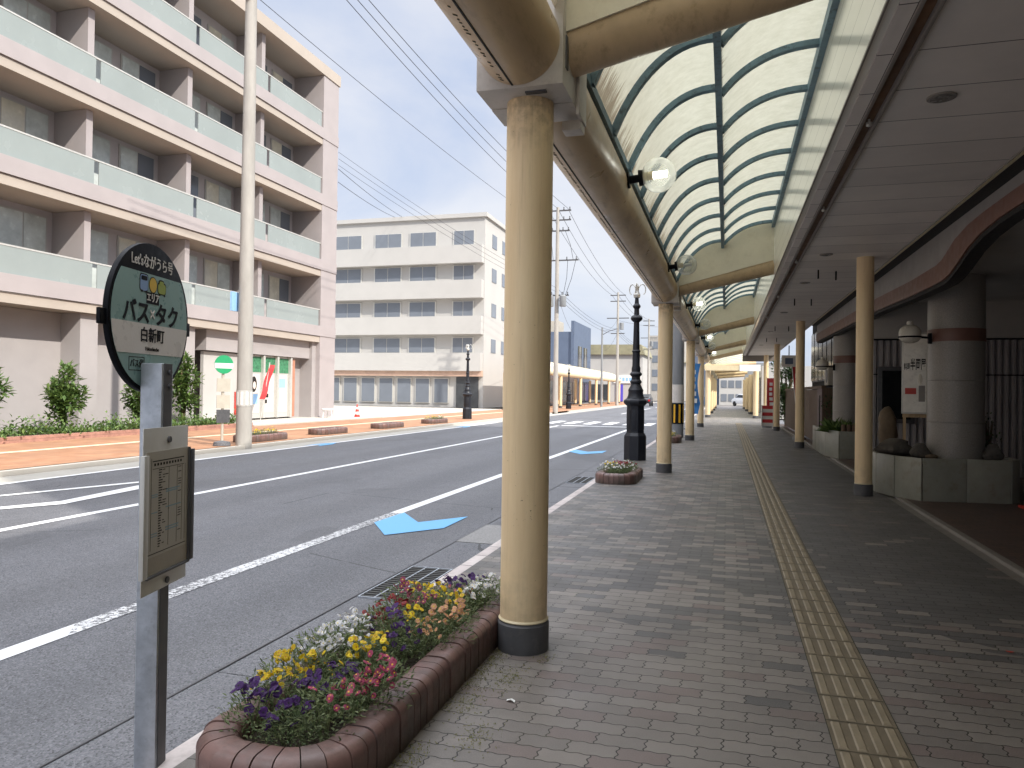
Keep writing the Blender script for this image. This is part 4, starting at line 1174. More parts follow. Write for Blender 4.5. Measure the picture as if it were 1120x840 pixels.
for i, (x, y, c) in enumerate(((-1.95,12.5,'white'),(-1.75,12.45,'white'),(-1.6,12.6,'white'),(-1.9,12.8,'yellow'),(-1.7,12.8,'red'),(-1.6,13.0,'red'),(-1.8,12.95,'magenta'),(-1.75,13.1,'red'),(-1.85,13.05,'white'),(-1.95,13.25,'white'),(-1.65,13.25,'white'),(-1.8,13.3,'magenta'))):
    pansy(x, y, 0.10, c, 7, 'in the small bed by the lamp post', 1.05)
flower_bed(-2.05, -1.35, 22.6, 24.2, 0.30, 0.2, 'low brick flower bed between the concrete pole and the third column')
for x, y, c in ((-1.85,22.95,'yellow'),(-1.6,23.0,'yellow'),(-1.75,23.3,'white'),(-1.6,23.6,'white')):
    pansy(x, y, 0.13, c, 6, 'in the low bed beside the concrete pole', 1.1)

# weeds and litter by the long bed
wd = MB()
for i in range(1500):
    t = random.random()
    y = 2.3+2.6*t
    x = -1.262+abs(random.gauss(0, 0.05))
    if math.sin(y*7.3)+math.sin(y*3.1+1) < -0.2: continue
    leaf_card(wd, (x, y, 0.001), random.uniform(0.006, 0.02), 0.004, (random.uniform(-1,1), random.uniform(-1,1), random.uniform(0.1,0.7)), (0,0,1))
for (cx, cy, r_, k) in ((-1.08, 3.72, 0.09, 220), (-1.02, 3.05, 0.08, 160), (-0.97, 4.05, 0.05, 70), (-1.2, 3.35, 0.09, 200), (-1.15, 4.35, 0.05, 80)):
    for i in range(k):
        leaf_card(wd, (cx+random.gauss(0, r_*0.6), cy+random.gauss(0, r_), 0.001), random.uniform(0.006, 0.016), 0.005, (random.uniform(-1,1), random.uniform(-1,1), random.uniform(0.0,0.5)), (0,0,1))
tag(wd.build('moss_and_weeds', M['weed'], None, fix=False, smooth=0), kind='stuff')
def scrap(x, y, z, m, label, s):
    mb = MB()
    n = 7; vs = [(0, 0, 0.008*s)]
    for k in range(n):
        a = 2*PI*k/n; q = s*random.uniform(0.5, 1.2)
        vs.append((q*math.cos(a)*0.03, q*math.sin(a)*0.02, random.uniform(0.001, 0.014)*s))
    mb.add(vs, [(0, 1+k, 1+(k+1) % n) for k in range(n)])
    o = mb.build('litter_scrap', m, None, fix=False); o.location = (x, y, z)
    tag(o, label, 'litter')
scrap(-0.98, 3.45, 0.002, M['white'], 'crumpled white paper scrap on the pavers near the long flower bed', 1.0)
scrap(1.62, 5.02, 0.002, M['red'], 'small red scrap on the dark pavers, the farther of two', 0.9)
scrap(1.50, 4.25, 0.002, M['red'], 'tiny red scrap on the pavers, nearer the tactile strip', 0.5)

# ------------------------------------------------------------------ bus stop sign
bs = thing('bus_stop_sign', (-2.19, 2.44, -0.1), 'round teal bus stop sign with a timetable board on a square galvanised pole', 'bus stop sign')
BO = bs.location
u = Vector((-0.232, 0.973, 0)).normalized(); nv = Vector((0.973, 0.232, 0)).normalized(); up = Vector((0,0,1))
PC = Vector((-2.185, 2.44, 0))
MB(BO).obox(PC+up*0.74, u*0.044, nv*0.044, up*0.85).build('pole', M['galv'], bs, bevel=0.008)
MB(BO).obox(PC+nv*0.0455+up*0.74, u*0.030, nv*0.0016, up*0.849).build('pole_channel', M['galvdark'], bs)
DC = PC - nv*0.062 + up*1.775 + u*0.06
def circ(r, n=72, lo=-9, hi=9, rx=1.0):
    pts = []
    for k in range(n):
        a = 2*PI*k/n; pts.append((r*rx*math.cos(a), r*math.sin(a)))
    # clip between lo and hi heights
    def clip(pts, c, sgn):
        out = []
        for i in range(len(pts)):
            p, q = pts[i], pts[(i+1) % len(pts)]
            pi, qi = (p[1]-c)*sgn >= 0, (q[1]-c)*sgn >= 0
            if pi: out.append(p)
            if pi != qi:
                t = (c-p[1])/(q[1]-p[1]); out.append((p[0]+(q[0]-p[0])*t, c))
        return out
    if lo > -5: pts = clip(pts, lo, 1)
    if hi < 5: pts = clip(pts, hi, -1)
    return pts
def face(t): return lambda a, b, k: DC + u*a + up*b + nv*(t+k)
disc = MB(BO).prism(circ(0.303), face(0), -0.018, 0.004).build('sign_disc', M['black'], bs, bevel=0.003)
MB(BO).prism(circ(0.286, hi=0.178), face(0.0045), 0, 0.0012).build('teal_face', M['teal'], disc)
MB(BO).prism(circ(0.2865, lo=-0.147, hi=-0.026), face(0.006), 0, 0.0010).build('white_band', M['signwhite'], disc)
for k in (-1, 1):
    MB(BO).obox(DC+u*0.315*k-up*0.02-nv*0.012, u*0.022, nv*0.008, up*0.03).build('side_lug', M['black'], disc, bevel=0.004)
def sign_text(s, size, m, a, b, xs=1.0, bold=0.0, t=0.0072):
    return letters(s, size, m, disc, DC+u*a+up*b+nv*t-BO, u, up, nv, xs=xs, bold=bold)
sign_text("Let'sながうら号", 0.058, M['signwhite'], 0.0, 0.222, 0.80, 0.0006, 0.0055)
MB(BO).prism([(-0.048,0.058),(0.048,0.058),(0.048,0.104),(-0.048,0.104)], face(0.006), 0, 0.0006).build('black_tag', M['black'], disc)
sign_text('エリア', 0.040, M['signwhite'], 0.0, 0.081, 0.80, 0.0006, 0.0078)
sign_text('バス', 0.098, M['black'], -0.118, 0.012, 1.0, 0.0022)
sign_text('×', 0.085, M['signwhite'], -0.002, 0.012, 1.0, 0.0004)
sign_text('タク', 0.098, M['black'], 0.115, 0.012, 1.0, 0.0022)
sign_text('白新町', 0.062, M['black'], 0.0, -0.074, 1.0, 0.0008, 0.0082)
sign_text('Hakushincho', 0.022, M['ink'], 0.0, -0.126, 0.9, 0.0, 0.0082)
bx = MB(BO)
for a0, a1, b0, b1 in ((-0.165,-0.055,-0.163,-0.160),(-0.165,-0.055,-0.215,-0.212),(-0.165,-0.162,-0.212,-0.163),(-0.058,-0.055,-0.212,-0.163)):
    bx.prism([(a0,b0),(a1,b0),(a1,b1),(a0,b1)], face(0.006), 0, 0.0006)
bx.build('box_outline', M['ink'], disc)
sign_text('バス停', 0.036, M['ink'], -0.110, -0.188, 0.9)
def blob(a, b, ra, rb, m, t, name, sq=2.6, n=28):
    p = []
    for k in range(n):
        th = 2*PI*k/n; c_, s_ = math.cos(th), math.sin(th)
        p.append((a+ra*math.copysign(abs(c_)**(2/sq), c_), b+rb*math.copysign(abs(s_)**(2/sq), s_)))
    MB(BO).prism(p, face(t), 0, 0.0005).build(name, m, disc)
M['icoblue'] = flat('icon_blue', (0.22, 0.34, 0.55), 0.4); M['icoyel'] = flat('icon_yellow', (0.62, 0.40, 0.04), 0.4); M['icogrn'] = flat('icon_green', (0.30, 0.36, 0.06), 0.4)
blob(-0.068, 0.138, 0.032, 0.036, M['ink'], 0.006, 'bus_icon', 5); blob(-0.068, 0.137, 0.028, 0.032, M['icoblue'], 0.0068, 'bus_icon', 5); blob(-0.068, 0.156, 0.022, 0.009, M['black'], 0.0076, 'bus_icon', 5)
blob(0.0, 0.136, 0.031, 0.034, M['ink'], 0.006, 'dial_icon', 2); blob(0.0, 0.136, 0.027, 0.030, M['icoyel'], 0.0068, 'dial_icon', 2)
blob(0.068, 0.130, 0.034, 0.026, M['ink'], 0.006, 'taxi_icon', 4); blob(0.068, 0.129, 0.030, 0.021, M['icogrn'], 0.0068, 'taxi_icon', 4); blob(0.064, 0.152, 0.022, 0.014, M['ink'], 0.0063, 'taxi_icon', 3); blob(0.064, 0.151, 0.016, 0.009, M['icogrn'], 0.0079, 'taxi_icon', 3)
for a in (-0.084, -0.052, 0.05, 0.088):
    blob(a, 0.103, 0.007, 0.005, M['ink'], 0.0072, 'wheel_icon', 2, 12)
for z in (1.555, 1.50):
    MB(BO).tube([PC+nv*0.045+up*z+u*0.005, PC+nv*0.056+up*z+u*0.005], 0.011, 8).build('bolt', M['galvdark'], bs)
# timetable board
TC = PC + nv*0.062 + up*1.025 - u*0.025
def tface(t): return lambda a, b, k: TC + u*a + up*b + nv*(t+k)
def rect(a0, a1, b0, b1): return [(a0,b0),(a1,b0),(a1,b1),(a0,b1)]
bd = MB(BO).prism(rect(-0.175,0.165,-0.315,0.315), tface(0), -0.004, 0.0).build('timetable_board', M['alu'], bs, bevel=0.0015)
fr = MB(BO)
fr.prism(rect(-0.198,-0.165,-0.245,0.215), tface(0.001), 0, 0.018)
fr.build('side_rail', M['alu'], bd, bevel=0.002)
MB(BO).prism(rect(0.165,0.190,-0.245,0.215), tface(0.001), 0, 0.018).build('side_rail', M['galvdark'], bd, bevel=0.002)
MB(BO).prism(rect(-0.163,0.163,-0.243,0.225), tface(0.001), 0, 0.006).build('timetable_sheet', M['paper'], bd)
MB(BO).prism(rect(-0.163,0.163,-0.252,-0.244), tface(0.001), 0, 0.016).prism(rect(0.155,0.163,-0.243,0.225), tface(0.008), 0, 0.006).build('holder_edge', M['galvdark'], bd)
tx = MB(BO); bl = MB(BO)
for a0, a1, b0, b1 in ((-0.12,0.12,0.186,0.190),(-0.12,0.12,0.158,0.160),(-0.145,0.14,-0.165,-0.162)):
    tx.prism(rect(a0,a1,b0,b1), tface(0.0072), 0, 0.0004)
for a in (-0.13, 0.0, 0.065, 0.105, 0.13):
    tx.prism(rect(a, a+0.0016, -0.15, 0.16 if a > -0.1 else 0.2), tface(0.0072), 0, 0.0004)
b = 0.150
while b > -0.15:
    tx.prism(rect(-0.075, -0.075+random.uniform(0.012, 0.03), b, b+0.0042), tface(0.0072), 0, 0.0004)
    if random.random() < 0.35: tx.prism(rect(-0.045, -0.045+random.uniform(0.01, 0.04), b, b+0.003), tface(0.0072), 0, 0.0004)
    if random.random() < 0.4: tx.prism(rect(0.075, 0.098, b, b+0.0028), tface(0.0072), 0, 0.0004)
    b -= 0.0098
for q in range(10):
    tx.prism(rect(-0.11+q*0.022, -0.098+q*0.022, 0.170, 0.180), tface(0.0072), 0, 0.0004)
for b in (0.06, 0.068, 0.0, -0.08, -0.09):
    bl.prism(rect(-0.02, random.uniform(0.05, 0.1), b, b+0.005), tface(0.0072), 0, 0.0004)
    bl.prism(rect(-0.125, -0.08, b-0.01, b-0.006), tface(0.0072), 0, 0.0004)
tx.build('printed_rows', M['ink'], bd); bl.build('blue_notes', M['bluepen'], bd)
MB(BO).prism(rect(-0.150,0.150,-0.235,-0.175), tface(0.0072), 0, 0.0004).build('notice_strip', mat('notice_strip', (0.30,0.265,0.205), 0.4), bd)
for b in (0.265, -0.29):
    MB(BO).tube([TC+up*b+u*0.01, TC+up*b+u*0.01+nv*0.006], 0.013, 10).build('bolt', M['galvdark'], bd)

# ------------------------------------------------------------------ ornate black street lamp
def street_lamp(loc, label):
    t = thing('street_lamp', loc, label, 'street lamp', 'ornate black street lamps')
    MB().lathe([(0.255,-0.12),(0.255,0.50),(0.25,0.54),(0.205,0.61)], n=8, rot=PI/8).build('plinth', M['blackmetal'], t, smooth=0.3)
    pn = MB()
    b = MB().lathe([(0.20,0.61),(0.198,1.20),(0.21,1.215),(0.255,1.25),(0.275,1.29),(0.27,1.33),(0.20,1.38)], n=8, rot=PI/8).build('pedestal', M['blackmetal'], t, smooth=0.3)
    for k in range(8):
        a = 2*PI*k/8
        d = Vector((math.cos(a), math.sin(a), 0)); s = Vector((-d.y, d.x, 0)); ap = 0.199*math.cos(PI/8)
        MB().obox(d*(ap+0.002)+Vector((0,0,0.9)), s*0.05, d*0.006, Vector((0,0,0.22))).build('panel', M['blackmetal'], b, bevel=0.004)
    MB().lathe([(0.20,1.38),(0.175,1.43),(0.165,1.50),(0.17,1.56),(0.12,1.66),(0.105,1.70),(0.13,1.73),(0.13,1.76),(0.10,1.80),(0.095,1.86),(0.135,1.90),(0.135,1.93),(0.098,1.97),(0.10,2.05),(0.085,2.1),(0.082,2.4),(0.095,2.42),(0.095,2.44),(0.078,2.46),(0.062,3.08)], n=20).build('shaft', M['blackmetal'], t, smooth=0.5)
    MB().lathe([(0.062,3.08),(0.11,3.12),(0.13,3.15),(0.135,3.18),(0.11,3.22),(0.06,3.25),(0.055,3.38),(0.085,3.42),(0.088,3.45),(0.05,3.5),(0.04,3.62)], n=20).build('capital', M['blackmetal'], t, smooth=0.5)
    hd = MB().lathe([(0.04,3.62),(0.07,3.64),(0.08,3.70),(0.05,3.76),(0.03,3.84),(0.045,3.88),(0.015,3.95)], n=16).build('finial', M['alu'], t)
    for k in range(3):
        a = 2*PI*k/3+2.6
        pts = []
        for i in range(9):
            q = i/8*PI*1.35
            pts.append((math.cos(a)*(0.03+0.09*(1-math.cos(q))), math.sin(a)*(0.03+0.09*(1-math.cos(q))), 3.78+0.14*math.sin(q)+0.06*i/8))
        MB().tube(pts, 0.012, 8).build('scroll_arm', M['alu'], hd)
    return t
l1 = street_lamp((-1.96, 16.7, 0), 'black ornate street lamp standing behind the small flower bed at the kerb')
again(l1, (-13.5, 64.6, -0.01), 1.0, 'black ornate street lamp in front of the arcade across the road')
again(l1, (-13.2, 37.0, -0.01), 2.0, 'black ornate street lamp across the road before the white apartment block')

# ------------------------------------------------------------------ utility poles and cables
def pole(loc, h, r0, r1, label, group=None, m='concrete'):
    t = thing('utility_pole', loc, label, 'utility pole', group or 'concrete utility poles')
    MB().lathe([(r0, -0.15), (r1, h)], n=20).build('shaft', M[m], t)
    return t
p1 = pole((-12.2, 16.75, 0), 13.6, 0.205, 0.135, 'tall beige concrete utility pole beside the green bus stop across the road')
MB().lathe([(0.205, 0), (0.205, 0.42)], (0,0,1.0), 20).build('warning_sleeve', M['alu'], p1)
sv = MB()
for k in range(10):
    a = 2*PI*k/10; sv.obox((0.207*math.cos(a), 0.207*math.sin(a), 1.21), Vector((-math.sin(a), math.cos(a), 0))*0.03, Vector((math.cos(a), math.sin(a), 0))*0.003, (0,0,0.17))
sv.build('sleeve_stripes', M['white'], p1)
MB().box(-0.28,-0.22,-0.28,0.05,3.5,4.0).build('blue_plate', M['posterblue'], p1)
MB().tube([(0.0,-0.2,11.75),(0,-0.2,12.2)], 0.12, 12).build('insulator_box', M['alu'], p1)
MB().box(-0.9,0.9,-0.05,0.05,12.3,12.4).build('crossarm', M['galvdark'], p1)
p2 = thing('utility_pole', (-12.2, 53.6, 0), 'crowded utility pole with many crossarms and transformers seen past the nearest column', 'utility pole', 'concrete utility poles')
MB().lathe([(0.20,-0.1),(0.12,15.2)], n=14).build('shaft', M['concrete'], p2)
for z, w_ in ((14.9,1.0),(14.2,1.0),(13.4,0.9),(11.2,1.6),(8.6,0.9)):
    MB().box(-w_,w_,-0.05,0.05,z,z+0.09).build('crossarm', M['galvdark'], p2)
    for k in (-0.9,-0.45,0.45,0.9):
        MB().lathe([(0.03,0),(0.06,0.05),(0.03,0.12),(0.05,0.2)], (k*w_,0,z+0.09), 8).build('insulator', M['galvdark'], p2)
for k in (-0.45, 0.5):
    MB().lathe([(0.24,0),(0.26,0.05),(0.26,0.75),(0.15,0.85)], (k,-0.2,7.8), 14).build('transformer', M['concretedark'], p2)
for z0, z1, xa, xb in ((14,11.3,-0.8,-0.3),(11.2,8.7,0.8,0.5),(13.4,11.3,0.6,1.2),(11.2,8.5,1.4,0.6)):
    MB().tube([(xa,-0.05,z0),((xa+xb)/2+0.1,-0.08,(z0+z1)/2),(xb,-0.05,z1)], 0.018, 5).build('drop_wire', M['cable'], p2)
for loc, lab in (((-12.4, 87, 0), 'far utility pole with two crossarms behind the white arcade roof'), ((-12.0, 119, 0), 'farthest utility pole on the far kerb near the street end')):
    p = thing('utility_pole', loc, lab, 'utility pole', 'concrete utility poles')
    MB().lathe([(0.19,-0.1),(0.12,13.3)], n=12).build('shaft', M['concrete'], p)
    for z, w_ in ((12.9,0.9),(12.2,0.9),(10.2,1.3),(8.4,0.8)):
        MB().box(-w_,w_,-0.06,0.06,z,z+0.1).build('crossarm', M['galvdark'], p)
    MB().lathe([(0.25,0),(0.25,0.8)], (0.45,0,8.9), 12).build('transformer', M['concretedark'], p)
p5 = thing('utility_pole', (-12.6, 77, 0), 'slim grey pole with a lamp arm rising behind the white arcade roof', 'utility pole', 'concrete utility poles')
MB().lathe([(0.13,-0.1),(0.09,8.3)], n=12).build('shaft', M['concretedark'], p5)
MB().tube([(0,0,7.5),(0.7,0,7.9),(1.6,0,8.15)], 0.035, 8).build('lamp_arm', M['galvdark'], p5)
p6 = thing('utility_pole', (-3.4, 95, 0), 'far thin utility pole on the near kerb seen between lamp and columns', 'utility pole', 'concrete utility poles')
MB().lathe([(0.16,-0.1),(0.1,11)], n=12).build('shaft', M['concretedark'], p6)
MB().box(-0.8,0.8,-0.05,0.05,10,10.1).build('crossarm', M['galvdark'], p6)
# near concrete pole behind the second column
p7 = thing('utility_pole', (-1.62, 25.95, 0), 'thick grey concrete pole with a yellow and black guard behind the second column', 'utility pole')
MB().lathe([(0.215,-0.1),(0.17,9.5)], n=28).build('shaft', M['concretedark'], p7)
MB().lathe([(0.218,0.0),(0.216,0.62)], (0,0,1.18), 28).build('notice_wrap', M['signwhite'], p7)
gd = MB().lathe([(0.222,0.0),(0.222,0.70)], (0,0,0.46), 28).build('guard', M['black'], p7)
for k in range(8):
    a = 2*PI*(k+0.5)/8
    MB().obox((0.223*math.cos(a), 0.223*math.sin(a), 0.81), Vector((-math.sin(a), math.cos(a), 0))*0.032, Vector((math.cos(a), math.sin(a), 0))*0.003, (0,0,0.31)).build('yellow_stripe', M['yellow'], gd)

def cable(a, b, sag, r=0.013, label='thin black cable strung high over the far kerb', group='overhead cables'):
    a, b = Vector(a), Vector(b)
    pts = [a+(b-a)*(i/24)-Vector((0,0,1))*sag*4*(i/24)*(1-i/24) for i in range(25)]
    o = MB().tube([p-a for p in pts], r, 5).build('power_cable', M['cable'], None)
    o.location = a
    tag(o, label, 'cable', group)
G = 'black cables strung between the poles above the far kerb'
for dx in (-0.75, 0.0, 0.75):
    cable((-12.2+dx*0.4, 16.75, 15.0+0.0*dx), (-12.2+dx, 53.6, 15.1), 0.55, 0.014, G, G)
    cable((-12.2+dx, 53.6, 15.1), (-12.4+dx, 87, 13.0), 0.8, 0.016, G, G)
    cable((-12.4+dx, 87, 13.0), (-12.0+dx, 119, 13.0), 0.8, 0.018, G, G)
cable((-12.6, 16.75, 12.3), (-12.2, 53.6, 13.3), 0.35, 0.010, G, G)
for k, (z0, z1) in enumerate(((9.9, 9.2), (9.55, 8.9), (9.2, 8.6))):
    cable((-20.0, 35.12, z0+4.2), (-12.2, 53.6, z1), 0.35, 0.009, 'faint cable from the pink building corner to the crowded pole', 'faint cables at the pink building corner')
    cable((-12.2, 53.6, z1), (-12.4, 87, z1-0.2), 0.7, 0.013, G, G)
    cable((-12.4, 87, z1-0.2), (-12.0, 119, z1-0.3), 0.7, 0.015, G, G)
for z in (13.2, 12.5):
    cable((-20.0, 35.12, z), (-28.5+z-12.5, 60, 16.8), 0.15, 0.016, 'short dark cable slung between the pink building and the white block roof', 'dark cables between the two apartment buildings')
for k, (a, b) in enumerate((((-12.2,53.6,8.8),(-19,94,9.0)), ((-12.6,77,8.0),(-12.4,87,10.2)), ((-3.4,95,10),(-12.4,87,10)), ((-3.4,95,9.6),(-12,119,10)), ((-12.4,87,8.6),(-18.5,115,8)))):
    cable(a, b, 0.5, 0.013, 'faint cable crossing the far end of the street', 'cables crossing the far street')
cable((-7.0, 20.0, 16.6), (-3.4, 95, 10.6), 1.0, 0.012, 'single thin cable high over the roadway', 'cables over the roadway')

# ------------------------------------------------------------------ pink apartment building across the road
pk = thing('apartment_building', (-21, 20, 0), 'large pinkish apartment building with rows of frosted glass balconies across the road', 'building')
PO = pk.location
FXL = -20.0; FL = [4.27, 7.66, 11.02, 14.40]; RZ = 18.1; PY0, PY1 = -12.0, 35.0
MB(PO).box(-34, -21.7, PY0, PY1, 0, RZ-0.1).build('wall', M['pinkback'], pk)
for z in FL:
    MB(PO).box(-21.7, FXL, PY0, PY1, z-0.42, z-0.12).build('balcony_slab', M['pinkdark'], pk)
    MB(PO).box(FXL-0.12, FXL+0.06, PY0, PY1, z-0.10, z+0.42).build('balcony_fascia', M['pinkwall'], pk)
MB(PO).box(-34, FXL+0.08, PY0, PY1+0.1, RZ-0.55, RZ).build('roof_slab', M['pinkdark'], pk)
MB(PO).box(-21.7, FXL+0.03, 33.5, PY1-0.01, 0.0, RZ-0.56).build('end_pier', M['pinkwall'], pk)
piers = [5.4, 10.1, 14.8, 19.5, 24.2, 28.9, 33.5]
for z, zt in zip(FL, FL[1:]+[RZ-0.13]):
    for a, b in zip(piers[:-1], piers[1:]):
        MB(PO).box(FXL-0.05, FXL-0.02, a+0.1, b-0.1, z+0.43, z+1.22).build('balustrade', M['frost'], pk)
        for k in range(2):
            y0 = a+0.45+k*2.15
            f = MB(PO).box(-21.72, -21.66, y0, y0+1.75, z+0.1, z+2.78).build('window', M['bwhite'], pk)
            MB(PO).box(-21.66, -21.645, y0+0.06, y0+0.85, z+0.16, z+2.72).build('pane', M['curtain'] if random.random() < 0.6 else M['curtain2'], f)
            MB(PO).box(-21.66, -21.645, y0+0.90, y0+1.69, z+0.16, z+2.72).build('pane', M['curtain'] if random.random() < 0.5 else M['winblue'], f)
    MB(PO).box(FXL-0.06, FXL-0.01, piers[0], 33.5, z+1.225, z+1.275).build('handrail', M['alu'], pk)
    for y in piers[1:-1]:
        MB(PO).tube([(-21.55, y+0.28, z-0.1), (-21.55, y+0.28, zt-0.43)], 0.05, 8).build('drainpipe', M['acwhite'], pk)
    for y in piers[:-1]:
        MB(PO).box(-21.69, FXL-0.35, y-0.13, y+0.13, z-0.1, zt-0.43).build('partition', M['pinkwall'], pk)
for a in piers:
    MB(PO).box(-21.0, FXL-0.2, a-0.35, a+0.35, 0, FL[0]-0.43).build('ground_pier', M['greywall'], pk) if not 25 < a < 32 else None
MB(PO).box(-21.9, -21.0, PY0, 25.4, 0, FL[0]-0.43).build('ground_wall', M['greywall'], pk)
# ground floor shop
sh = MB(PO).box(-21.5, -20.35, 25.4, 33.4, 3.0, FL[0]-0.43).build('shop_header', M['greywall'], pk)
wf = MB(PO).box(-20.7, -20.55, 25.5, 28.3, 0.12, 2.95).build('shop_front', M['bwhite'], pk)
for y in (28.35, 29.45, 30.55, 31.65):
    MB(PO).box(-20.62, -20.40, y-0.07, y+0.07, 0.1, 2.98).build('mullion', M['alu'], pk)
for i, y in enumerate((28.42, 29.52, 30.62)):
    sf_ = MB(PO).box(-20.6, -20.55, y, y+0.96, 0.1, 2.98).build('shop_window', M['bwhite'], pk)
    MB(PO).box(-20.548, -20.54, y, y+0.96, 2.2, 2.9).build('green_panel', mat('leaf_print', (0.05,0.20,0.10), 0.6, var=0.6, scale=9) if i == 0 else bpy.data.materials['leaf_print'], sf_)
    MB(PO).box(-20.548, -20.54, y+0.1, y+0.86, 0.35, 2.1).build('poster', M['signwhite'], sf_)
    if i == 0:
        MB(PO).ball((-20.538, y+0.45, 1.65), 0.003, 0.22, 0.36, 14, 8).build('poster_figure', M['ink'], sf_)
        MB(PO).ball((-20.533, y+0.48, 1.60), 0.003, 0.11, 0.17, 14, 8).build('poster_figure', M['skin'], sf_)
        MB(PO).box(-20.539, -20.535, y+0.2, y+0.75, 0.75, 1.2).build('poster_figure', M['posterblue'], sf_)
    elif i == 1:
        for q in range(5):
            MB(PO).box(-20.539, -20.535, y+0.2, y+0.36+0.1*(q % 2), 1.85-q*0.27, 2.03-q*0.27).build('poster_marks', M['ink'], sf_)
    else:
        MB(PO).box(-20.539, -20.535, y+0.2, y+0.75, 1.5, 1.95).build('poster_marks', M['posterblue'], sf_)
MB(PO).box(-20.7, -20.5, 31.75, 32.1, 0.1, 2.9).build('brick_panel', mat('terracotta_panel', (0.42,0.20,0.13), 0.7), pk)
MB(PO).box(-20.54, -20.5, 27.5, 28.25, 0.3, 1.3).build('red_poster', M['red'], pk)
MB(PO).box(-21.6, -20.9, 32.2, 33.4, 0, 3.0).build('entrance_wall', M['greywall'], pk)
# red banner leaning by the shop
bn = thing('banner_flag', (-19.3, 27.6, 0), 'slanting red banner flag in front of the poster shop across the road', 'banner')
MB().tube([(0,0,0),(0.1,0.5,2.6)], 0.02, 8).build('pole', M['alu'], bn)
fl = MB(); 
for i in range(8):
    t0, t1 = i/8, (i+1)/8
    f_ = lambda t, s: (0.06+0.03*math.sin(t*9)+0.02, -0.2+0.25*t*3*0.9+s*0.42, 1.0+1.5*t)
    fl.quad(f_(t0,0), f_(t0,1), f_(t1,1), f_(t1,0))
fl.build('cloth', M['redcloth'], bn, fix=False)

# green bus stop across the road
gs = thing('bus_stop_sign', (-12.45, 16.2, 0), 'green topped bus stop sign with timetable plates beside the concrete pole across the road', 'bus stop sign')
gn = Vector((0.85,-0.52,0)).normalized(); gu = Vector((0.52,0.85,0)).normalized()
MB().tube([(0,0,-0.05),(0,0,2.3)], 0.035, 10).build('pole', M['acwhite'], gs)
def gface(z, t): return lambda a, b, k: Vector((0,0,z)) + gu*a + up*b + gn*(t+k)
gd_ = MB().prism(circ(0.24, 36, rx=1), gface(2.08, 0.04), 0, 0.02).build('sign_disc', M['green'], gs)
MB().prism(circ(0.238, 36, lo=-0.10, hi=0.03, rx=1), gface(2.08, 0.0605), 0, 0.003).build('white_band', M['white'], gd_)
for z, m_ in ((1.55,'acwhite'),(1.12,'acwhite'),(0.75,'galvdark')):
    MB().prism(rect(-0.17,0.17,-0.17,0.17), gface(z, 0.04), 0, 0.02).build('timetable_plate', M[m_], gs)
MB().lathe([(0.22,0),(0.20,0.09),(0.05,0.12)], (0,0,0), 16).build('base_block', M['gutter'], gs)

# greenery along the pink building
shr = [(-18.9, 14.9, 0.5, 2.3), (-18.9, 17.4, 0.5, 1.9), (-18.9, 20.4, 0.45, 1.9), (-18.9, 22.4, 0.5, 2.5)]
for i, (x, y, r_, h) in enumerate(shr):
    shrub(x, y, 0.1, r_, h, 1500, 0.2, 'columnar_shrub', 'green upright shrub growing before the pink building ' + ('nearest the left edge of its wall', 'behind the teal sign', 'just past the teal sign', 'beside the poster shop')[i], 'shrub', 'leafbright', 'upright shrubs before the pink building')
hedge = MB()
for i in range(5200):
    y = random.uniform(10, 24.4); x = -18.2+random.gauss(0, 0.33)
    leaf_card(hedge, (x, y, 0.1+abs(random.gauss(0, 0.14))*(1+0.5*math.sin(y*2.1))), random.uniform(0.08, 0.16), 0.07, rdir(0), (0,0,1))
tag(hedge.build('ivy_ground_cover', M['leafbright'], None, fix=False, smooth=0), kind='stuff')
lw = thing('low_brick_edging', (-17.6, 17, 0), 'low orange brick edging along the ivy across the road', 'garden edging')
for i in range(2):
    MB(lw.location).box(-17.72+0.02*i, -17.5-0.02*i, 6, 24.6, 0.085*i-0.02, 0.085*i+0.06).build('brick_course', mat('orange_brick%d' % i, (0.36,0.19,0.145), 0.8, var=0.3, scale=4), lw)
MB(lw.location).box(-19.4, -17.72, 6, 24.6, -0.02, 0.10).build('soil', M['soil'], lw)
for i, (x, y, L, lab) in enumerate(((-12.75, 18.3, 1.0, 'low brick flower bed beside the tall pole across the road'), (-12.8, 22.1, 0.9, 'low empty brick bed before the poster shop across the road'), (-12.8, 26.6, 1.0, 'low brick bed across the road beyond the poster shop'), (-12.8, 31.5, 1.0, 'low brick bed across the road nearest the white block'))):
    fbed = flower_bed(x-0.35, x+0.35, y-L, y+L, 0.3, 0.2, lab, -0.01, 0.1, 0.14)
    if i in (0, 3):
        for k in range(5):
            pansy(x+random.uniform(-.12,.12), y-0.7*L+1.4*L*k/4, 0.10, random.choice(['yellow','white','yellow']), 6, lab.replace('low brick flower bed', 'in the low bed').replace('low brick bed', 'in the low bed'), 1.2)
t = thing('garden_stool', (-19.3, 33.2, 0.03), 'white garden stool with a plant pot near the end of the pink building', 'stool')
MB().lathe([(0.28,0.38),(0.30,0.42),(0.28,0.45)], n=16).build('seat', M['white'], t)
for k in range(3):
    a = 2*PI*k/3; MB().tube([(0.2*math.cos(a),0.2*math.sin(a),0.4),(0.26*math.cos(a),0.26*math.sin(a),0)], 0.025, 8).build('leg', M['white'], t)
again(cn, (-18.6, 35.0, 0.0), None, 'small red traffic cone at the corner of the pink building')

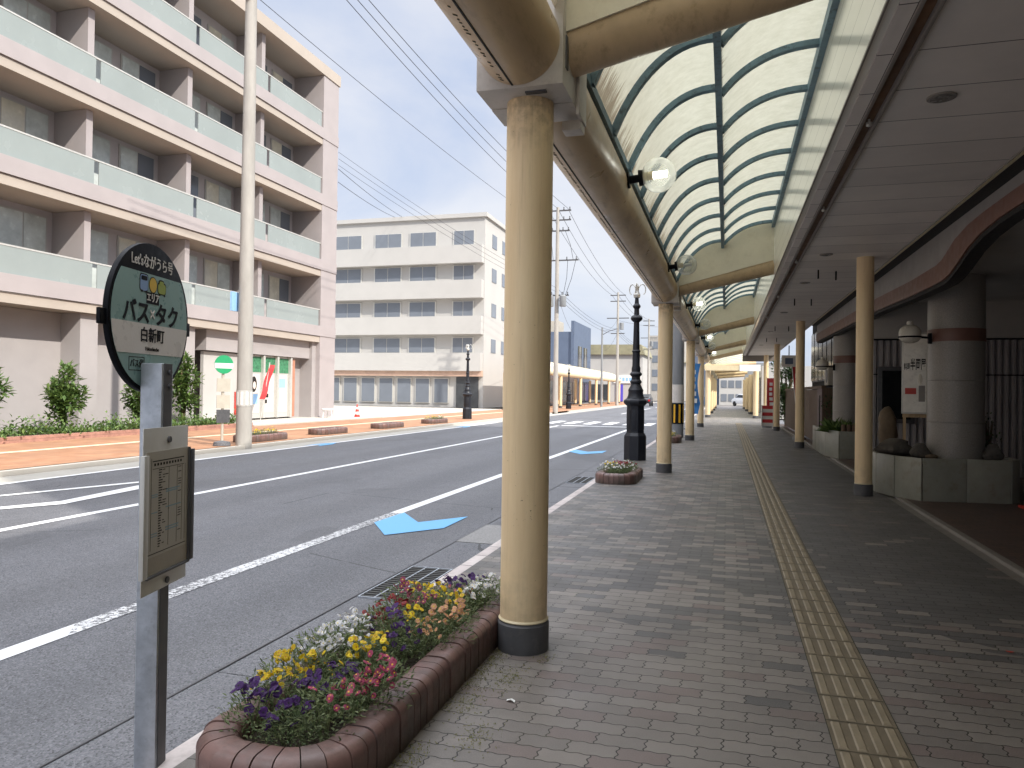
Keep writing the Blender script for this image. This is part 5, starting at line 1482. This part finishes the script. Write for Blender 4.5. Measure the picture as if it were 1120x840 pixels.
# ------------------------------------------------------------------ white apartment block
wb = thing('apartment_building', (-27, 66, 0), 'white five storey apartment block beyond the side lane across the road', 'building')
WO = wb.location
MB(WO).box(-35.5, -20, 60, 72, 0, 16.4).build('wall', M['bwhite'], wb)
MB(WO).box(-35.7, -19.8, 59.8, 72.2, 16.4, 16.75).build('parapet', M['bwhite'], wb)
for zc in (14.7, 11.7, 8.6, 5.45):
    MB(WO).box(-35.6, -20.05, 59.3, 59.995, zc-2.3, zc-0.75).build('balcony_band', M['bwhite'], wb)
    for x0, x1 in ((-34.4,-31.6),(-30.4,-27.7),(-27.0,-24.4),(-22.9,-20.9)):
        f = MB(WO).box(x0, x1, 59.93, 59.992, zc-0.74, zc+0.62).build('window', M['alu'], wb)
        for q in range(2):
            a = x0+0.08+(x1-x0-0.16)*q/2
            MB(WO).box(a+0.03, a+(x1-x0-0.16)/2-0.03, 59.905, 59.93, zc-0.68, zc+0.56).build('pane', M['winblue'], f)
MB(WO).box(-35.6, -20.02, 59.5, 59.99, 2.7, 3.2).build('pink_band', mat('salmon_band', (0.50,0.34,0.26), 0.7), wb)
for i in range(7):
    x0 = -35+i*1.75
    f = MB(WO).box(x0, x0+1.4, 59.9, 59.99, 0.35, 2.55).build('window', M['alu'], wb)
    MB(WO).box(x0+0.08, x0+1.32, 59.87, 59.9, 0.42, 2.48).build('pane', M['winblue'], f)
MB(WO).box(-22.4, -20.4, 59.85, 59.99, 0.0, 2.65).build('entrance', M['shopglass'], wb)
for y in (62, 65, 68):
    for zc in (14.7, 11.7, 8.6, 5.45):
        MB(WO).box(-20.0, -19.96, y, y+1.3, zc-0.6, zc+0.6).build('side_window', M['winblue'], wb)

# ------------------------------------------------------------------ blue building and the far end of the street
bb = thing('commercial_building', (-26, 100, 0), 'dark blue clad building with a stepped parapet behind the arcade across the road', 'building')
QO = bb.location
MB(QO).box(-42, -19.4, 94, 106, 0, 9.3).build('wall', M['bluewall'], bb)
MB(QO).box(-19.4, -19.0, 93.8, 106, 0, 10.7).build('street_wall', M['bluewall'], bb)
for y in (96.5, 100.5):
    f = MB(QO).box(-19.0, -18.94, y, y+2.4, 4.6, 7.6).build('window', M['shopglass'], bb)
    MB(QO).box(-18.94, -18.92, y+1.1, y+1.3, 4.6, 7.6).build('mullion', M['alu'], f)
MB(QO).box(-25.3, -24.6, 93.85, 93.98, 4.6, 8.2).build('white_pipe', M['white'], bb)
ru = MB(QO).box(-25.5, -21.5, 96, 99, 9.3, 10.9).build('roof_unit', M['acwhite'], bb)
MB(QO).box(-25, -23, 95.96, 95.99, 9.7, 10.4).build('grille', M['galvdark'], ru)
for y in (94.5, 98, 101.5):
    MB(QO).box(-19.0, -18.95, y, y+2.6, 0.3, 2.7).build('shop_window', M['shopglass'], bb)
ls = thing('shop_row', (-22, 82, 0), 'low dark glazed shop row beneath the arcade across the road', 'building')
MB(ls.location).box(-30, -18.4, 73.5, 93.7, 0, 3.4).build('wall', M['greywall'], ls)
for k in range(6):
    f = MB(ls.location).box(-18.4, -18.35, 74.2+k*3.2, 76.8+k*3.2, 0.3, 2.7).build('shop_window', M['shopglass'], ls)
ws = thing('white_shop', (-17, 120, 0), 'white gabled shop with a blue lettered board and violet door at the street end', 'building')
MB(ws.location).box(-27, -13.0, 119, 132, 0, 7.6).build('wall', M['bwhite'], ws)
MB(ws.location).prism([(-27.4,7.6),(-12.6,7.6),(-13.2,9.2),(-26.6,9.2)], lambda a, b, t: (a, t, b), 118.6, 132).build('roof', M['roofgreen'], ws)
MB(ws.location).box(-17.5, -13.1, 118.85, 118.99, 3.0, 4.3).build('sign_board', M['white'], ws)
sgb = MB(ws.location)
for k in range(7):
    sgb.box(-17.2+k*0.55, -16.85+k*0.55, 118.83, 118.849, 3.35, 3.9)
sgb.build('sign_marks', M['posterblue'], ws)
MB(ws.location).box(-17.2, -16.0, 118.9, 118.99, 0.1, 2.8).build('violet_door', M['violet'], ws)
MB(ws.location).box(-26, -18.4, 118.9, 118.99, 0.3, 2.8).build('shop_window', M['shopglass'], ws)
gb = thing('grey_building', (-11, 155, 0), 'pale grey block closing the far end of the street', 'building')
MB(gb.location).box(-15, -8, 150, 162, 0, 13).build('wall', M['concrete'], gb)
for k in range(4):
    MB(gb.location).box(-14.4, -8.6, 149.94, 149.99, 2+2.8*k, 3.4+2.8*k).build('window_strip', M['winblue'], gb)
for x0, x1, y0, z, lab in ((-8, -2.5, 150, 7.5, 'white low house at the street end past the grey block'), (-2.5, 3, 151, 6.2, 'cream low house at the street end behind the arcade columns')):
    t = thing('house', ((x0+x1)/2, y0, 0), lab, 'house', 'houses at the street end')
    MB(t.location).box(x0, x1-0.1, y0, y0+9, 0, z).build('wall', M['bwhite'], t)
    MB(t.location).prism([(x0-0.3,z),(x1+0.2,z),((x0+x1)/2,z+1.6)], lambda a, b, q: (a, q, b), y0-0.4, y0+9.4).build('roof', M['roofgreen'], t)
    for k in range(3):
        f = MB(t.location).box(x0+0.5+k*1.7, x0+1.6+k*1.7, y0-0.04, y0-0.005, 1, 2.4).build('window', M['winblue'], t)
# right side past the side street
rb = thing('shop_building', (3, 64, 0), 'low white shop building behind the second arcade on the sidewalk side', 'building')
MB(rb.location).box(2.1, 6, 49, 86, 0, 3.3).build('wall', M['bwhite'], rb)
for k in range(6):
    MB(rb.location).box(2.06, 2.1, 50+k*5, 53.5+k*5, 0.3, 2.6).build('shop_window', M['shopglass'], rb)
ew = thing('white_house', (0.8, 97, 0), 'white two storey house seen through the far end of the arcade', 'house')
MB(ew.location).box(-1.0, 2.2, 104, 112, 0, 6.5).build('wall', M['bwhite'], ew)
for x in (-0.75, 0.2, 1.15):
    for z in (0.5, 2.35, 4.2):
        MB(ew.location).box(x, x+0.75, 103.95, 103.99, z, z+1.0).build('window', M['winblue'], ew)
ew2 = thing('blue_grey_house', (-5, 97, 0), 'blue grey house left of the white house beyond the arcade', 'house')
MB(ew2.location).box(-5.4, -1.05, 105, 112, 0, 7.2).build('wall', M['bluewall'], ew2)
MB(ew2.location).box(-3.8, -2.4, 104.95, 104.99, 1, 2.4).build('window', M['winblue'], ew2)

ew3 = thing('grey_house', (4, 108, 0), 'grey house right of the white house beyond the arcade', 'house')
MB(ew3.location).box(2.25, 7, 106, 113, 0, 5.8).build('wall', M['concretedark'], ew3)
MB(ew3.location).box(2.6, 3.6, 105.95, 105.99, 0.8, 2.4).build('window', M['winblue'], ew3)
# ------------------------------------------------------------------ cars
def car(loc, rz, m, label):
    t = thing('parked_car', loc, label, 'car', None, rz)
    side = [(-2.0,0.35),(-2.05,0.75),(-1.9,0.95),(-1.35,1.02),(-0.85,1.45),(0.55,1.5),(1.25,1.05),(1.95,0.88),(2.1,0.6),(2.05,0.32)]
    MB().prism(side, lambda a, b, q: (q*(1 if b < 1.1 else 0.86), a, b), -0.82, 0.82).build('body', m, t, bevel=0.05)
    gl = [(-1.28,1.05),(-0.84,1.39),(0.52,1.43),(1.12,1.07)]
    MB().prism(gl, lambda a, b, q: (q*(1 if b < 1.1 else 0.87), a, b), -0.835, 0.835).build('side_glass', M['darkglass'], t)
    MB().obox((0,-1.13,1.24), (0.62,0,0), (0,0.20,0.17), (0,-0.02,0.02)).build('rear_glass', M['darkglass'], t)
    MB().obox((0,0.93,1.28), (0.62,0,0), (0,0.26,-0.17), (0,0.015,0.02)).build('windscreen', M['darkglass'], t)
    for x in (-0.8, 0.8):
        for y in (-1.25, 1.3):
            MB().tube([(x-0.09,y,0.31),(x+0.09,y,0.31)], 0.31, 20).build('wheel', M['tyre'], t)
        MB().box(x*0.93-0.12,x*0.93+0.12,-2.08,-2.03,0.62,0.82).build('tail_light', M['taillight'], t)
        MB().box(x*0.86-0.14,x*0.86+0.14,2.03,2.10,0.62,0.78).build('headlight', M['opal'], t)
    return t
car((-9.7, 92, ZR), 0, M['carbody'], 'dark car with red tail lamps stopped far down the road')
car((2.3, 97, 0), 0.5, M['carwhite'], 'white car parked beyond the far end of the arcade')

# ------------------------------------------------------------------ banners, barrier and sign further along the sidewalk
def nobori(loc, m, label, h=2.7, w=0.5, rz=0.0, lean=0.0):
    t = thing('banner_flag', loc, label, 'banner', None, rz)
    MB().tube([(0,0,0),(lean,0,h)], 0.014, 8).build('pole', M['alu'], t)
    c = MB()
    n = 14
    def P(i, s):
        q = i/n; z = h-0.05-q*(h-0.75)
        return Vector((lean*z/h+s*w*(1-0.25*abs(math.sin(q*4))), 0.05*math.sin(q*8+s*2)*s, z-0.05*s*q))
    for i in range(n):
        a, b, d, e = P(i,0), P(i,1), P(i+1,1), P(i+1,0)
        th = Vector((0,0.006,0))
        c.add([a-th,b-th,d-th,e-th,a+th,b+th,d+th,e+th], [(0,1,2,3),(7,6,5,4),(0,4,5,1),(2,6,7,3)])
    co = c.build('cloth', M[m], t)
    for i in (2, 4, 6, 8, 10):
        a, b = P(i, 0.3), P(i+1, 0.72)
        MB().box(min(a.x,b.x), max(a.x,b.x), -0.075, -0.065, b.z, a.z+0.02).build('printed_mark', M['white'], co)
    MB().lathe([(0.22,0),(0.22,0.08),(0.1,0.12),(0.03,0.14)], n=14).build('weight', M['concretedark'], t)
    return t
nobori((-1.5, 31.6, 0), 'bluecloth', 'blue banner flag standing by the street columns far along the sidewalk', 2.8, 0.45)
nobori((2.35, 26.6, 0), 'redcloth', 'red banner flag leaning before the board fence, nearer of two', 2.5, 0.25, 0.1, -0.25)
nobori((1.75, 35.6, 0), 'redcloth', 'red banner flag beside the striped board, farther of two', 2.3, 0.4, 0.2)
br_ = thing('striped_barrier', (1.72, 34.2, 0), 'low red and white striped board standing by the far shop side column', 'barrier')
for k in range(6):
    MB().box(-0.24, 0.24, -0.02, 0.02, 0.12+k*0.15, 0.12+k*0.15+0.149).build('stripe', M['redcloth'] if k % 2 else M['white'], br_)
MB().box(-0.25, -0.22, -0.15, 0.15, 0, 1.04).box(0.22, 0.25, -0.15, 0.15, 0, 1.04).build('foot_frame', M['alu'], br_)
ps = thing('hanging_sign', (2.55, 33.8, 2.7), 'white box sign with a blue mark hanging over the board fence', 'sign')
MB().box(-0.3, 0.3, -0.08, 0.08, 0.0, 0.5).build('cabinet', M['signwhite'], ps, bevel=0.02)
MB().box(-0.16, 0.16, -0.086, -0.081, 0.12, 0.38).build('blue_mark', M['bluewall'], ps)
MB().box(-0.02, 0.02, -0.02, 0.02, 0.5, 0.92).build('hanger', M['black'], ps)

# ------------------------------------------------------------------ sky, sun and camera
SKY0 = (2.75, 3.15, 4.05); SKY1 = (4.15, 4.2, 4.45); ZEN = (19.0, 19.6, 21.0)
SUN_AZ = Vector((0.88, -0.47, 0)).normalized(); EL = R(40)
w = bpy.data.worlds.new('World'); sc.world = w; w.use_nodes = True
nt = w.node_tree; nt.nodes.clear()
out = nt.nodes.new('ShaderNodeOutputWorld'); bg = nt.nodes.new('ShaderNodeBackground')
sky = nt.nodes.new('ShaderNodeTexSky'); sky.sky_type = 'NISHITA'; sky.sun_disc = False
sky.sun_elevation = EL; sky.sun_rotation = math.atan2(SUN_AZ.x, SUN_AZ.y)
sky.air_density = 1.0; sky.dust_density = 2.0; sky.ozone_density = 1.0
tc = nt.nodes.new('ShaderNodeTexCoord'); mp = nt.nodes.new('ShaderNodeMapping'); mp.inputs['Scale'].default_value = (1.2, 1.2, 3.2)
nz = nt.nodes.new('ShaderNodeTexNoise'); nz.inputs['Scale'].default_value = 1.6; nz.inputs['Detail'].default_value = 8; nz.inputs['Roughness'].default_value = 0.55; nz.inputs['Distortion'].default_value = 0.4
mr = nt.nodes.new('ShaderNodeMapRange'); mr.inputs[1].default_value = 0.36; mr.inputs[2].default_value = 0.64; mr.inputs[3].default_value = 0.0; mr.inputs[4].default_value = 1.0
# thin cloud layer: pale near the horizon, boosted several times overhead, out of view, to light the shade
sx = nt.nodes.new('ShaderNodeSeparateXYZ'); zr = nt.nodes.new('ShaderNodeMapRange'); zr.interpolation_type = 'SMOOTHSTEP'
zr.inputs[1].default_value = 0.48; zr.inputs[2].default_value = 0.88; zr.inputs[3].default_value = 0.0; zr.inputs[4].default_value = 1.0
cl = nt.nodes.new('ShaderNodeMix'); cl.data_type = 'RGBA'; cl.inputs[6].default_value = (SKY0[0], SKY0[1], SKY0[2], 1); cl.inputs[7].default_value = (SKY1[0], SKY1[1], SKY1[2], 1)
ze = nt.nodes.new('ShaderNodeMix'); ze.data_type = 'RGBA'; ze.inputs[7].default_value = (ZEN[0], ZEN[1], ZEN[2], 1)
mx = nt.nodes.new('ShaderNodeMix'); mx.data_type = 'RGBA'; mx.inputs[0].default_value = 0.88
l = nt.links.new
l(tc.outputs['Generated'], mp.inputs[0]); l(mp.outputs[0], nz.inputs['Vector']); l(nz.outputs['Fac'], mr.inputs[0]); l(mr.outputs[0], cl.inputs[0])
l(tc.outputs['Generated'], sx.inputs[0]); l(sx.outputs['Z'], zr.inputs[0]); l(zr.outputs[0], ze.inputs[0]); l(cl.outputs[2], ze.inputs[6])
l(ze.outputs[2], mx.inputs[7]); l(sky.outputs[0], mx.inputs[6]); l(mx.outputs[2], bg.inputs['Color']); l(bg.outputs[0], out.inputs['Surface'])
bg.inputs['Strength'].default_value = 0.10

sd = bpy.data.lights.new('sun', 'SUN'); sd.energy = 2.7; sd.angle = R(0.6); sd.color = (1.0, 0.94, 0.85)
so_ = bpy.data.objects.new('sun', sd); COL.objects.link(so_)
sdir = Vector((SUN_AZ.x*math.cos(EL), SUN_AZ.y*math.cos(EL), math.sin(EL)))
so_.rotation_euler = sdir.to_track_quat('Z', 'Y').to_euler(); so_.location = (30, -20, 40)

cam = bpy.data.cameras.new('camera'); co_ = bpy.data.objects.new('camera', cam); COL.objects.link(co_)
cam.sensor_width = 36; cam.lens = 809/1120*36; cam.clip_end = 2000; cam.clip_start = 0.05
yaw = math.atan(235/809); th = math.atan(7.7/809); roll = 0.014
co_.location = (0, 0, 1.5)
co_.rotation_euler = (Matrix.Rotation(yaw, 3, 'Z') @ Matrix.Rotation(PI/2+th, 3, 'X') @ Matrix.Rotation(-(-roll), 3, 'Z')).to_euler()
sc.camera = co_
sc.view_settings.view_transform = 'Standard'; sc.view_settings.look = 'None'
sc.view_settings.exposure = 1.1; sc.view_settings.gamma = 1.0
try:
    sc.cycles.max_bounces = 10; sc.cycles.transparent_max_bounces = 12; sc.cycles.use_denoising = True
    sc.cycles.sample_clamp_indirect = 6
except Exception:
    pass
